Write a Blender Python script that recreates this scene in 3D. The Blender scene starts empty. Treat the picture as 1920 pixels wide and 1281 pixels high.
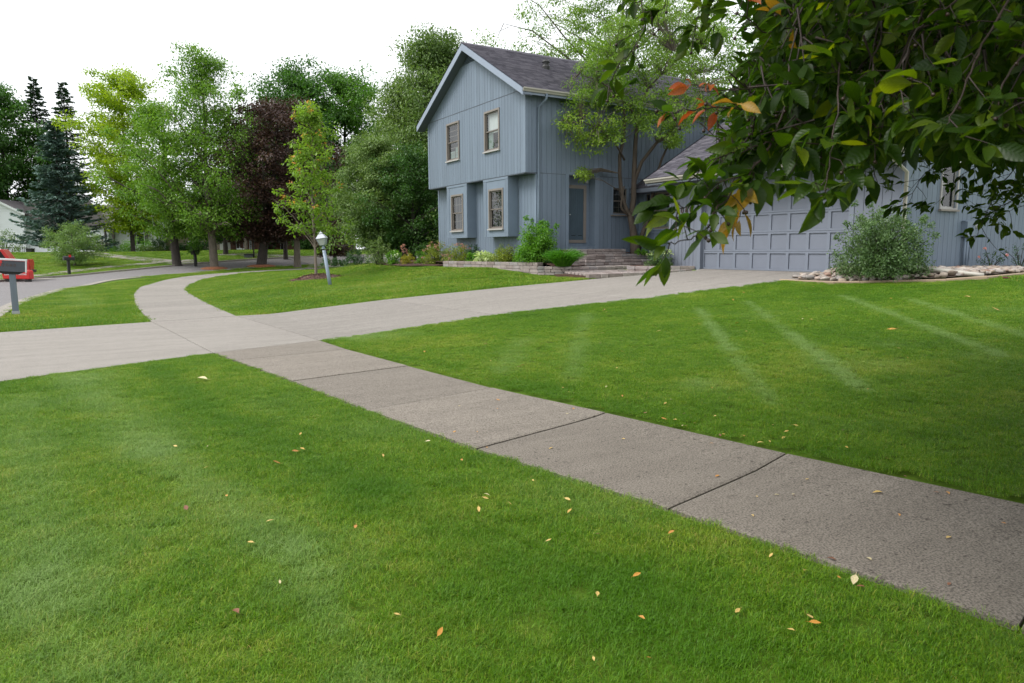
import bpy, bmesh, math, random
import numpy as np
from mathutils import Vector, Matrix
R = math.radians
SC = bpy.context.scene
COL = SC.collection
rng = np.random.default_rng(7)
random.seed(7)

# ------------------------------------------------------------------ camera, sky, sun, exposure
EYE = 1.5
cam_d = bpy.data.cameras.new('camera')
cam = bpy.data.objects.new('camera', cam_d); COL.objects.link(cam)
cam_d.sensor_width = 36.0
cam_d.lens = 1325.45 / 1920 * 36.0
cam_d.clip_start = 0.05
cam_d.clip_end = 2000
cam.location = (0, 0, EYE)
yaw, pitch, roll = R(31.186), R(-7.453), R(-0.249)
f_ = Vector((math.sin(yaw)*math.cos(pitch), math.cos(yaw)*math.cos(pitch), math.sin(pitch)))
r_ = Vector((math.cos(yaw), -math.sin(yaw), 0)); u_ = r_.cross(f_)
r2 = r_*math.cos(roll) + u_*math.sin(roll); u2 = u_*math.cos(roll) - r_*math.sin(roll)
cam.rotation_euler = Matrix((r2, u2, -f_)).transposed().to_euler()
cam_d.dof.use_dof = True; cam_d.dof.focus_distance = 14.0; cam_d.dof.aperture_fstop = 11.0
SC.camera = cam

SUN_EL, SUN_AZ = R(52), R(-75)            # azimuth measured from +Y towards +X: the bright side of the sky is on the street side
W = bpy.data.worlds.new('World'); SC.world = W; W.use_nodes = True
wn = W.node_tree.nodes; wl = W.node_tree.links; wn.clear()
wo = wn.new('ShaderNodeOutputWorld'); wb = wn.new('ShaderNodeBackground'); wl.new(wb.outputs[0], wo.inputs[0])
sky = wn.new('ShaderNodeTexSky'); sky.sky_type = 'NISHITA'; sky.sun_disc = False
sky.sun_elevation = SUN_EL; sky.sun_rotation = SUN_AZ; sky.air_density = 1.0; sky.dust_density = 4.0
hs = wn.new('ShaderNodeHueSaturation'); hs.inputs['Saturation'].default_value = 0.12; wl.new(sky.outputs[0], hs.inputs['Color'])
mx = wn.new('ShaderNodeMix'); mx.data_type = 'RGBA'; mx.inputs[0].default_value = 0.62
wl.new(hs.outputs[0], mx.inputs[6]); mx.inputs[7].default_value = (9.6, 9.9, 10.2, 1)
wl.new(mx.outputs[2], wb.inputs[0]); wb.inputs[1].default_value = 0.108

sd = bpy.data.lights.new('sun', 'SUN'); sd.energy = 1.5; sd.angle = R(24); sd.color = (1.0, 0.96, 0.9)
sun = bpy.data.objects.new('sun', sd); COL.objects.link(sun)
sv = Vector((math.sin(SUN_AZ)*math.cos(SUN_EL), math.cos(SUN_AZ)*math.cos(SUN_EL), math.sin(SUN_EL)))
sun.rotation_euler = sv.to_track_quat('Z', 'Y').to_euler(); sun.location = sv*60

vs = SC.view_settings
vs.view_transform = 'Standard'; vs.look = 'None'; vs.exposure = 0.9; vs.gamma = 1.0; vs.use_curve_mapping = False
SC.cycles.max_bounces = 7; SC.cycles.transparent_max_bounces = 12; SC.cycles.diffuse_bounces = 4; SC.cycles.transmission_bounces = 6

# ------------------------------------------------------------------ ground heights (metres)
def sm(a, b, x):
    t = np.clip((x-a)/(b-a), 0, 1); return t*t*(3-2*t)
def H(X, Y):
    X = np.asarray(X, float); Y = np.asarray(Y, float)
    z = .87*np.clip((X-3.8)/12.1, 0, 1)
    z = z+.235*sm(19, 22.5, Y)*sm(9.3, 12.3, X)
    z = z*(1-.85*sm(31, 45, Y))
    z = z-.35*sm(14, 40, Y)*sm(6, 0, X-.25*np.maximum(Y-20, 0))
    z = z+.35*sm(44, 56, Y)*sm(6, 0, X-.25*np.maximum(Y-20, 0))-.35*sm(40, 56, Y)
    z = z+1.7*sm(61, 84, Y+np.maximum(0, -X)*.25)
    return z
def h1(x, y): return float(H(x, y))

# ------------------------------------------------------------------ materials
MATS = {}
def nodemat(name):
    m = bpy.data.materials.new(name); m.use_nodes = True
    nt = m.node_tree; b = nt.nodes['Principled BSDF']
    MATS[name] = m
    return m, nt, b
def ramp(nt, fac, stops):
    r = nt.nodes.new('ShaderNodeValToRGB')
    while len(r.color_ramp.elements) < len(stops): r.color_ramp.elements.new(0.5)
    for e, (p, c) in zip(r.color_ramp.elements, stops):
        e.position = p; e.color = (*c, 1)
    nt.links.new(fac, r.inputs[0])
    return r.outputs[0]
def noise(nt, scale, detail=4, rough=.6, vec=None, stretch=None):
    n = nt.nodes.new('ShaderNodeTexNoise'); n.inputs['Scale'].default_value = scale
    n.inputs['Detail'].default_value = detail; n.inputs['Roughness'].default_value = rough
    if vec is None:
        g = nt.nodes.new('ShaderNodeNewGeometry'); vec = g.outputs['Position']
    if stretch:
        mp = nt.nodes.new('ShaderNodeMapping'); mp.inputs['Scale'].default_value = stretch
        nt.links.new(vec, mp.inputs[0]); vec = mp.outputs[0]
    nt.links.new(vec, n.inputs['Vector'])
    return n.outputs['Fac']
def math_(nt, op, a, b=None, clamp=False):
    n = nt.nodes.new('ShaderNodeMath'); n.operation = op; n.use_clamp = clamp
    for i, v in enumerate((a, b)):
        if v is None: continue
        if isinstance(v, (int, float)): n.inputs[i].default_value = v
        else: nt.links.new(v, n.inputs[i])
    return n.outputs[0]
def mixc(nt, fac, a, b, mode='MIX'):
    n = nt.nodes.new('ShaderNodeMix'); n.data_type = 'RGBA'; n.blend_type = mode
    if isinstance(fac, (int, float)): n.inputs[0].default_value = fac
    else: nt.links.new(fac, n.inputs[0])
    for k, v in ((6, a), (7, b)):
        if isinstance(v, tuple): n.inputs[k].default_value = (*v, 1)
        else: nt.links.new(v, n.inputs[k])
    return n.outputs[2]
def bump(nt, b, h, strength=.3, dist=.01):
    n = nt.nodes.new('ShaderNodeBump'); n.inputs['Strength'].default_value = strength; n.inputs['Distance'].default_value = dist
    nt.links.new(h, n.inputs['Height']); nt.links.new(n.outputs[0], b.inputs['Normal'])
def island(nt):
    g = nt.nodes.new('ShaderNodeNewGeometry'); return g.outputs['Random Per Island']
def objrand(nt):
    g = nt.nodes.new('ShaderNodeObjectInfo'); return g.outputs['Random']
ALB = .80
def paint(name, c, rough=.6, var=.12, scale=3., stretch=None, bumps=.0, per_obj=0.0, spec=.4):
    c = tuple(x*ALB for x in c)
    m, nt, b = nodemat(name)
    f = noise(nt, scale, 5, .65, stretch=stretch)
    lo = tuple(x*(1-var) for x in c); hi = tuple(min(1, x*(1+var)) for x in c)
    col = ramp(nt, f, [(.3, lo), (.7, hi)])
    if per_obj:
        o = objrand(nt)
        g = ramp(nt, o, [(0, (1-per_obj,)*3), (1, (1+0*per_obj,)*3)])
        col = mixc(nt, 1.0, col, g, 'MULTIPLY')
    nt.links.new(col, b.inputs['Base Color']); b.inputs['Roughness'].default_value = rough
    b.inputs['Specular IOR Level'].default_value = spec
    if bumps: bump(nt, b, noise(nt, scale*8, 4, .7, stretch=stretch), bumps, .004)
    return m
def leafmat(name, cols, trans=.35, rough=.45, spec=.35, big=.35, tint=1.25, gain=1.25):
    """cols: list of base colours picked per leaf; a slow noise over the crown shifts them a little"""
    m, nt, b = nodemat(name)
    cols = [tuple(min(.9, x*gain) for x in c) for c in cols]
    r = island(nt)
    st = [(i/max(1, len(cols)-1), c) for i, c in enumerate(cols)]
    n = noise(nt, big, 3, .6)
    f = math_(nt, 'ADD', math_(nt, 'MULTIPLY', r, .65), math_(nt, 'MULTIPLY', math_(nt, 'SUBTRACT', n, .32), .95), True)
    col = ramp(nt, f, st)
    nt.links.new(col, b.inputs['Base Color']); b.inputs['Roughness'].default_value = rough
    b.inputs['Specular IOR Level'].default_value = spec
    t = nt.nodes.new('ShaderNodeBsdfTranslucent')
    tc = mixc(nt, 1.0, col, (tint, tint*1.05, tint*.55), 'MULTIPLY'); nt.links.new(tc, t.inputs[0])
    ms = nt.nodes.new('ShaderNodeMixShader'); ms.inputs[0].default_value = trans
    nt.links.new(b.outputs[0], ms.inputs[1]); nt.links.new(t.outputs[0], ms.inputs[2])
    nt.links.new(ms.outputs[0], nt.nodes['Material Output'].inputs[0])
    return m

# paints and building materials
M = {}
M['siding'] = paint('blue_grey_siding', (.192, .245, .315), .62, .10, 1.2, (6, 6, .5), .35, .10)
M['siding_back'] = paint('blue_grey_groove_shade', (.13, .165, .21), .8, .1)  # same paint as the boards, darkened: groove shade put into the backing colour
M['trim'] = paint('blue_grey_trim', (.202, .258, .332), .55, .06, 2.)
M['rake'] = paint('light_blue_fascia', (.29, .345, .44), .5, .05, 2.)
M['garage'] = paint('grey_garage_paint', (.20, .222, .275), .5, .05, 1.5, (1, 1, .6), .1)
M['garage_trim'] = paint('grey_garage_trim', (.21, .236, .292), .55, .05, 2.)
M['soffit'] = paint('soffit', (.12, .14, .175), .8, .06)
M['tan'] = paint('tan_window_trim', (.25, .22, .195), .5, .08, 4.)
M['sill'] = paint('pale_sill', (.46, .445, .43), .5, .06, 4.)
M['sash'] = paint('taupe_sash', (.17, .148, .13), .5, .08, 4.)
M['muntin'] = paint('dim_muntin', (.13, .115, .10), .6, .08)
M['door'] = paint('slate_blue_door', (.07, .105, .135), .45, .08, 3.)
M['gutter'] = paint('cream_gutter', (.48, .455, .40), .4, .06, 3., (1, .2, 1))
M['white'] = paint('white_paint', (.84, .85, .88), .5, .04, 1.)
M['vinyl'] = paint('white_vinyl', (.86, .88, .93), .5, .04, .6)
M['black'] = paint('black_metal', (.02, .02, .02), .5, .2)
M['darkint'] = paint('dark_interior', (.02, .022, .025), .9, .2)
M['curtain'] = paint('sky_reflection_curtain', (.55, .56, .55), .9, .14, 10., (4, 4, .3))
M['curtain_dim'] = paint('green_grey_curtain', (.22, .28, .25), .9, .2, 10., (5, 5, .3))
M['concrete_base'] = paint('foundation', (.22, .25, .29), .8, .1)
M['steel'] = paint('galvanised', (.42, .44, .45), .4, .1, 8.)
M['number'] = paint('bronze_number', (.10, .06, .05), .4, .1)
M['timber'] = paint('edging_timber', (.40, .30, .21), .8, .2, 3., (.4, .4, 4), .4)
M['mulch'] = None
M['bark'] = paint('grey_brown_bark', (.15, .125, .10), .9, .35, 4., (3, 3, .6), .8)
M['bark_dark'] = paint('dark_bark', (.055, .045, .04), .9, .4, 4., (3, 3, .6), .8)
M['bark_brown'] = paint('brown_bark', (.10, .078, .06), .9, .35, 4., (3, 3, .6), .8)
M['bark_young'] = paint('young_bark', (.23, .185, .15), .8, .2, 5., (3, 3, .6), .4)
M['twig'] = paint('twig', (.035, .022, .017), .6, .3, 20.)
M['roof_far'] = paint('far_roof', (.16, .145, .15), .9, .15, 1.)
M['brick_far'] = paint('far_brick', (.22, .11, .085), .9, .25, 2.)
M['tan_far'] = paint('tan_far_wall', (.38, .31, .255), .8, .08, .6)
M['red'] = paint('red_paint', (.62, .018, .02), .3, .05, 1., spec=.6)
M['red_dull'] = paint('red_board', (.60, .03, .035), .45, .08, 1.)
M['tyre'] = paint('tyre_rubber', (.02, .02, .02), .8, .2)
M['post'] = paint('grey_blue_post', (.17, .205, .245), .6, .08, 6., (2, 2, .4))
M['mailbox'] = paint('dark_grey_mailbox', (.085, .095, .115), .5, .12, 8.)
M['lamp_blue'] = paint('pale_blue_lamp_paint', (.29, .36, .45), .4, .06, 6.)
M['lamp_roof'] = paint('pale_lamp_cap', (.5, .525, .58), .4, .06, 6.)
M['hose'] = paint('maroon_hose', (.16, .03, .04), .4, .1)

def glass(name, tint=(.9, .95, .95), dark=.0):
    m, nt, b = nodemat(name)
    nt.nodes.remove(b)
    g = nt.nodes.new('ShaderNodeBsdfGlossy'); g.inputs['Roughness'].default_value = .02
    t = nt.nodes.new('ShaderNodeBsdfTransparent'); t.inputs[0].default_value = (*tint, 1)
    ge = nt.nodes.new('ShaderNodeNewGeometry'); dt = nt.nodes.new('ShaderNodeVectorMath'); dt.operation = 'DOT_PRODUCT'
    nt.links.new(ge.outputs['Incoming'], dt.inputs[0]); nt.links.new(ge.outputs['Normal'], dt.inputs[1])
    c = math_(nt, 'SUBTRACT', 1.0, math_(nt, 'ABSOLUTE', dt.outputs['Value']), True)
    k = math_(nt, 'ADD', math_(nt, 'MULTIPLY', math_(nt, 'POWER', c, 5.0), .9), .09, True)      # double glazing reflects from four faces
    s = nt.nodes.new('ShaderNodeMixShader'); nt.links.new(k, s.inputs[0])
    nt.links.new(t.outputs[0], s.inputs[1]); nt.links.new(g.outputs[0], s.inputs[2])
    nt.links.new(s.outputs[0], nt.nodes['Material Output'].inputs[0])
    return m
M['glass'] = glass('window_glass')
M['lamp_glass'] = paint('frosted_lamp_glass', (.5, .53, .50), .25, .04)

def concrete(name, base, dark, spots=.5):
    base = tuple(x*ALB for x in base); dark = tuple(x*ALB for x in dark)
    m, nt, b = nodemat(name)
    g = nt.nodes.new('ShaderNodeNewGeometry'); P = g.outputs['Position']
    n1 = noise(nt, .55, 6, .65, P); n2 = noise(nt, 5., 6, .7, P); n3 = noise(nt, 90., 3, .6, P); n4 = noise(nt, 26., 2, .5, P)
    c = ramp(nt, n1, [(.3, dark), (.68, base)])
    c = mixc(nt, .55, c, ramp(nt, n2, [(.32, tuple(x*.62 for x in base)), (.6, tuple(min(1, x*1.12) for x in base))]))
    c = mixc(nt, .65, c, ramp(nt, n3, [(.36, tuple(x*.30 for x in base)), (.5, base), (.62, tuple(min(1, x*1.55) for x in base))]))
    pit = ramp(nt, n4, [(.29, (.25, .23, .22)), (.36, (1, 1, 1))])
    n5 = noise(nt, 9., 3, .6, P); c = mixc(nt, spots*.6, c, ramp(nt, n5, [(.28, (.45, .43, .42)), (.40, (1, 1, 1))]), 'MULTIPLY')
    n6 = noise(nt, 1.6, 5, .7, P, (.25, 2.2, 1)); c = mixc(nt, .5, c, ramp(nt, n6, [(.35, (.76, .75, .74)), (.6, (1.05, 1.05, 1.05))]), 'MULTIPLY')
    c = mixc(nt, spots, c, pit, 'MULTIPLY')
    o = ramp(nt, objrand(nt), [(0, (.86, .86, .86)), (1, (1, 1, 1))])
    c = mixc(nt, 1., c, o, 'MULTIPLY')
    nt.links.new(c, b.inputs['Base Color']); b.inputs['Roughness'].default_value = .88; b.inputs['Specular IOR Level'].default_value = .25
    bump(nt, b, math_(nt, 'ADD', n3, math_(nt, 'MULTIPLY', n4, .5)), .35, .004)
    return m
M['walk'] = concrete('weathered_sidewalk_concrete', (.252, .222, .188), (.135, .119, .101), .7)
M['drive'] = concrete('pale_driveway_concrete', (.315, .290, .262), (.245, .224, .20), .35)
M['kerb'] = concrete('kerb_concrete', (.36, .33, .29), (.29, .265, .235), .3)
M['road'] = concrete('worn_asphalt', (.27, .255, .258), (.225, .213, .217), .3)

def mulchmat():
    m, nt, b = nodemat('bark_mulch')
    n = noise(nt, 22., 4, .7); v = noise(nt, 60., 3, .7)
    c = ramp(nt, n, [(.3, (.025, .014, .01)), (.55, (.10, .05, .035)), (.75, (.2, .11, .08))])
    nt.links.new(c, b.inputs['Base Color']); b.inputs['Roughness'].default_value = .95
    bump(nt, b, math_(nt, 'ADD', n, v), 1.0, .03)
    return m
M['mulch'] = mulchmat()
def chipmat():
    m, nt, b = nodemat('mulch_chip')
    c = ramp(nt, island(nt), [(0, (.05, .022, .016)), (.5, (.12, .055, .04)), (.85, (.2, .10, .075)), (1, (.3, .19, .15))])
    nt.links.new(c, b.inputs['Base Color']); b.inputs['Roughness'].default_value = .9
    return m
M['chip'] = chipmat()
def stonemat(name, stops, scale=7.):
    stops = [(p, tuple(x*ALB for x in c)) for p, c in stops]
    m, nt, b = nodemat(name)
    o = objrand(nt); i = island(nt)
    f = math_(nt, 'FRACT', math_(nt, 'ADD', o, math_(nt, 'MULTIPLY', i, 3.7)))
    c = ramp(nt, f, stops)
    n = noise(nt, scale, 5, .7)
    c = mixc(nt, .7, c, ramp(nt, n, [(.3, (.62, .6, .6)), (.6, (1.0, 1.0, 1.0)), (.8, (1.12, 1.1, 1.08))]), 'MULTIPLY')
    nt.links.new(c, b.inputs['Base Color']); b.inputs['Roughness'].default_value = .85; b.inputs['Specular IOR Level'].default_value = .25
    bump(nt, b, noise(nt, scale*5, 4, .7), .4, .006)
    return m
M['paver'] = stonemat('tumbled_paver', [(0, (.30, .245, .23)), (.35, (.38, .325, .305)), (.65, (.46, .395, .375)), (.85, (.32, .305, .305)), (1, (.5, .43, .40))])
M['river'] = stonemat('river_stone', [(0, (.24, .20, .17)), (.2, (.38, .30, .24)), (.45, (.46, .39, .33)), (.65, (.30, .28, .27)), (.85, (.52, .46, .41)), (1, (.33, .2, .15))], 9.)
def shinglemat():
    m, nt, b = nodemat('charcoal_shingle')
    c = ramp(nt, island(nt), [(0, (.058, .056, .070)), (.5, (.085, .082, .10)), (1, (.12, .115, .135))])
    n = noise(nt, 45., 3, .7)
    c = mixc(nt, .6, c, ramp(nt, n, [(.3, (.6, .6, .6)), (.7, (1.25, 1.2, 1.2))]), 'MULTIPLY')
    c = mixc(nt, .5, c, ramp(nt, noise(nt, .8, 4), [(.3, (.85, .85, .85)), (.7, (1.15, 1.12, 1.12))]), 'MULTIPLY')
    nt.links.new(c, b.inputs['Base Color']); b.inputs['Roughness'].default_value = .95; b.inputs['Specular IOR Level'].default_value = .2
    return m
M['shingle'] = shinglemat()

# lawn soil and blades share a slow world-space colour pattern; 'tone' is a per-tuft value that puts the bent-blade sheen of mower tracks into the colour
def lawn_colour(nt, base_stops):
    g = nt.nodes.new('ShaderNodeNewGeometry'); P = g.outputs['Position']
    n1 = noise(nt, .32, 4, .6, P); n2 = noise(nt, 2.1, 4, .65, P); n3 = noise(nt, 11., 3, .6, P)
    f = math_(nt, 'ADD', math_(nt, 'MULTIPLY', n1, .45), math_(nt, 'ADD', math_(nt, 'MULTIPLY', n2, .35), math_(nt, 'MULTIPLY', n3, .2)))
    return ramp(nt, f, base_stops), n2
def soilmat():
    m, nt, b = nodemat('lawn_thatch')
    c, n = lawn_colour(nt, [(.35, (.055, .11, .010)), (.5, (.08, .14, .014)), (.65, (.115, .165, .026))])
    c = mixc(nt, .6, c, ramp(nt, noise(nt, 40., 3, .7), [(.3, (.5, .5, .45)), (.7, (1.3, 1.3, 1.2))]), 'MULTIPLY')
    nt.links.new(c, b.inputs['Base Color']); b.inputs['Roughness'].default_value = .95; b.inputs['Specular IOR Level'].default_value = .1
    return m
M['soil'] = soilmat()
def blademat():
    m, nt, b = nodemat('grass_blade')
    c, n2 = lawn_colour(nt, [(.36, (.076, .205, .004)), (.5, (.140, .290, .008)), (.62, (.255, .365, .026))])
    r = island(nt)
    c = mixc(nt, 1., c, ramp(nt, r, [(0, (.42, .52, .45)), (.5, (.98, .98, .98)), (.78, (1.25, 1.15, 1.1)), (.87, (1.7, 1.15, 2)), (.93, (2.3, 1.1, 6)), (1, (2.7, 1.2, 9))]), 'MULTIPLY')
    a = nt.nodes.new('ShaderNodeAttribute'); a.attribute_type = 'INSTANCER'; a.attribute_name = 'tone'
    pos = math_(nt, 'MAXIMUM', a.outputs['Fac'], 0.0)
    neg = math_(nt, 'MAXIMUM', math_(nt, 'MULTIPLY', a.outputs['Fac'], -1.0), 0.0)
    c = mixc(nt, math_(nt, 'MULTIPLY', pos, .85), c, (.26, .39, .12))  # paler colour stands for the sheen of blades bent by the mower
    c = mixc(nt, neg, c, (.072, .195, .004))
    nt.links.new(c, b.inputs['Base Color']); b.inputs['Roughness'].default_value = .5; b.inputs['Specular IOR Level'].default_value = .3
    t = nt.nodes.new('ShaderNodeBsdfTranslucent'); nt.links.new(c, t.inputs[0])
    ms = nt.nodes.new('ShaderNodeMixShader'); ms.inputs[0].default_value = .3
    nt.links.new(b.outputs[0], ms.inputs[1]); nt.links.new(t.outputs[0], ms.inputs[2])
    nt.links.new(ms.outputs[0], nt.nodes['Material Output'].inputs[0])
    return m
M['blade'] = blademat()

# ------------------------------------------------------------------ mesh helpers
def link(name, me, mats, parent=None):
    o = bpy.data.objects.new(name, me); COL.objects.link(o)
    if mats is not None:
        for mm in (mats if isinstance(mats, (list, tuple)) else [mats]):
            if len(me.materials) < (len(mats) if isinstance(mats, (list, tuple)) else 1): me.materials.append(mm)
    if parent is not None: o.parent = parent
    return o
def glyph(name, text, size, extr, mat, parent, mtx):
    cu = bpy.data.curves.new(name, 'FONT'); cu.body = text; cu.size = size; cu.extrude = extr; cu.align_x = 'CENTER'
    t = bpy.data.objects.new(name, cu); COL.objects.link(t); bpy.context.view_layer.update()
    me = bpy.data.meshes.new_from_object(t.evaluated_get(bpy.context.evaluated_depsgraph_get())); bpy.data.objects.remove(t); bpy.data.curves.remove(cu)
    me.name = name; me.materials.clear(); o = link(name, me, mat, parent); o.matrix_local = mtx; return o
def tag(o, label=None, cat=None, group=None, kind=None):
    if label: o['label'] = label
    if cat: o['category'] = cat
    if group: o['group'] = group
    if kind: o['kind'] = kind
    return o
def thing(name, label, cat, group=None, loc=(0, 0, 0), rz=0):
    o = bpy.data.objects.new(name, None); COL.objects.link(o)
    o.location = loc; o.rotation_euler = (0, 0, rz); o.empty_display_size = .2
    return tag(o, label, cat, group)
class MB:
    """collects boxes, prisms, tubes and faces into one mesh"""
    def __init__(s, mtx=None): s.v = []; s.f = []; s.m = mtx or Matrix.Identity(4); s.sm = []
    def add(s, vs_, fs, smooth=False):
        n = len(s.v)
        s.v += [tuple(s.m @ Vector(p)) for p in vs_]
        s.f += [tuple(i+n for i in f) for f in fs]; s.sm += [smooth]*len(fs)
        return s
    def box(s, x0, x1, y0, y1, z0, z1):
        return s.add([(x0,y0,z0),(x1,y0,z0),(x1,y1,z0),(x0,y1,z0),(x0,y0,z1),(x1,y0,z1),(x1,y1,z1),(x0,y1,z1)],
                     [(0,3,2,1),(4,5,6,7),(0,1,5,4),(1,2,6,5),(2,3,7,6),(3,0,4,7)])
    def quad(s, a, b, c, d): return s.add([a, b, c, d], [(0, 1, 2, 3)])
    def prism(s, poly, axis, a0, a1):
        """poly of 2D points extruded along axis 'x','y' or 'z' from a0 to a1"""
        def p3(p, a): return (a, p[0], p[1]) if axis == 'x' else (p[0], a, p[1]) if axis == 'y' else (p[0], p[1], a)
        n = len(poly)
        ar = sum(poly[i][0]*poly[(i+1) % n][1]-poly[(i+1) % n][0]*poly[i][1] for i in range(n))
        if ar < 0: poly = poly[::-1]
        vv = [p3(p, a0) for p in poly]+[p3(p, a1) for p in poly]
        flip = axis == 'y'
        ff = [tuple(range(n))[::-1], tuple(range(n, 2*n))]+[(i, (i+1) % n, (i+1) % n+n, i+n) for i in range(n)]
        if flip: ff = [f[::-1] for f in ff]
        return s.add(vv, ff)
    def tube(s, pts, rad, k=8, smooth=True, cap=True):
        pts = [Vector(p) for p in pts]
        if not isinstance(rad, (list, tuple, np.ndarray)): rad = [rad]*len(pts)
        vv = []; ff = []
        ref = Vector((.31, .17, .93)).normalized()
        for i, p in enumerate(pts):
            d = (pts[min(i+1, len(pts)-1)]-pts[max(i-1, 0)]).normalized()
            a = d.cross(ref)
            if a.length < 1e-3: a = d.cross(Vector((1, 0, 0)))
            a.normalize(); b = d.cross(a)
            for j in range(k):
                t = 2*math.pi*j/k
                vv.append(p+(a*math.cos(t)+b*math.sin(t))*rad[i])
        for i in range(len(pts)-1):
            for j in range(k):
                ff.append((i*k+j, i*k+(j+1) % k, (i+1)*k+(j+1) % k, (i+1)*k+j))
        if cap:
            ff.append(tuple(range(k))[::-1]); ff.append(tuple(range((len(pts)-1)*k, len(pts)*k)))
        return s.add(vv, ff, smooth)
    def ring(s, prof, k=8, c=(0, 0, 0), smooth=False, rot=0):
        """lathe of (radius, z) profile round the vertical through c"""
        vv = []; ff = []
        for r, z in prof:
            for j in range(k):
                t = 2*math.pi*j/k+rot
                vv.append((c[0]+r*math.cos(t), c[1]+r*math.sin(t), c[2]+z))
        for i in range(len(prof)-1):
            for j in range(k): ff.append((i*k+j, i*k+(j+1) % k, (i+1)*k+(j+1) % k, (i+1)*k+j))
        ff.append(tuple(range(k))[::-1]); ff.append(tuple(range((len(prof)-1)*k, len(prof)*k)))
        return s.add(vv, ff, smooth)
    def mesh(s, name):
        me = bpy.data.meshes.new(name); me.from_pydata(s.v, [], s.f)
        if any(s.sm): me.polygons.foreach_set('use_smooth', s.sm)
        me.update(); return me
    def build(s, name, mat, parent=None): return link(name, s.mesh(name), mat, parent)
def tri_mesh(name, V, F):
    me = bpy.data.meshes.new(name); n = len(F)
    me.vertices.add(len(V)); me.vertices.foreach_set('co', np.asarray(V, np.float32).ravel())
    me.loops.add(n*3); me.loops.foreach_set('vertex_index', np.asarray(F, np.int32).ravel())
    me.polygons.add(n); me.polygons.foreach_set('loop_start', np.arange(0, n*3, 3, dtype=np.int32))
    me.polygons.foreach_set('loop_total', np.full(n, 3, np.int32)); me.update(calc_edges=True)
    return me
def unit(a): return a/np.maximum(1e-9, np.linalg.norm(a, axis=-1, keepdims=True))
def leaf_cloud(name, P, A, N, L, Wd, fold=.14):
    """one folded four-sided leaf per row: base P, axis A, upper side N, length L, width Wd"""
    A = unit(A); S = unit(np.cross(A, N)); N = unit(np.cross(S, A))
    L = L[:, None]; Wd = Wd[:, None]
    v0 = P; v2 = P+A*L-N*L*.06
    mid = P+A*L*.45
    v1 = mid-S*Wd*.5+N*Wd*fold; v3 = mid+S*Wd*.5+N*Wd*fold
    n = len(P)
    V = np.stack([v0, v1, v2, v3], 1).reshape(-1, 3)
    b = np.arange(n)*4
    F = np.stack([np.stack([b, b+2, b+1], 1), np.stack([b, b+3, b+2], 1)], 1).reshape(-1, 3)
    return tri_mesh(name, V, F)
def rnd(n): return rng.normal(size=(n, 3))
def scatter_leaves(name, C, rad, per, L, asp, mat, parent, flat=.65, up=.5, droop=.35, kind='stuff', out=None):
    """per leaves round each cluster centre C (n,3) of radius rad (n,)"""
    C = np.asarray(C, float); rad = np.broadcast_to(np.asarray(rad, float), (len(C),))
    Cc = np.repeat(C, per, 0); rr = np.repeat(rad, per)
    d = unit(rnd(len(Cc))); q = rng.random(len(Cc))**.58
    off = d*(q*rr)[:, None]; off[:, 2] *= flat
    P = Cc+off
    N = unit(d*.55+rnd(len(Cc))*.42+np.array([0, 0, up+.45]))
    A = unit(d*.7+rnd(len(Cc))*.6-np.array([0, 0, droop]))
    LL = L*rng.uniform(.65, 1.25, len(Cc))
    me = leaf_cloud(name, P, A, N, LL, LL*asp)
    return tag(link(name, me, mat, parent), kind=kind)

# ------------------------------------------------------------------ ground, road, kerbs, driveway, sidewalk
def axis_lines(parts):
    out = []
    for a, b, s in parts: out += list(np.arange(a, b, s))
    return np.array(sorted(set(np.round(out, 4))))
gx = axis_lines([(-700, -60, 60), (-60, -12, 4), (-12, 32, .5), (32, 80, 4), (80, 761, 60)])
gy = axis_lines([(-400, -40, 40), (-40, -10, 3), (-10, 46, .5), (46, 100, 2), (100, 200, 20), (200, 900, 70)])
GX, GY = np.meshgrid(gx, gy); GZ = H(GX, GY)-.03
nx = len(gx); ny = len(gy)
V = np.stack([GX, GY, GZ], -1).reshape(-1, 3)
ii = np.arange(nx*(ny-1)).reshape(ny-1, nx)[:, :-1].ravel()
F = np.concatenate([np.stack([ii, ii+1, ii+nx+1], 1), np.stack([ii, ii+nx+1, ii+nx], 1)])
ground = tag(link('lawn_ground', tri_mesh('lawn_ground', V, F), M['soil']), 'sheet of green lawn and soil under the grass', None, None, 'structure')
ground.data.polygons.foreach_set('use_smooth', [True]*len(F))

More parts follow.
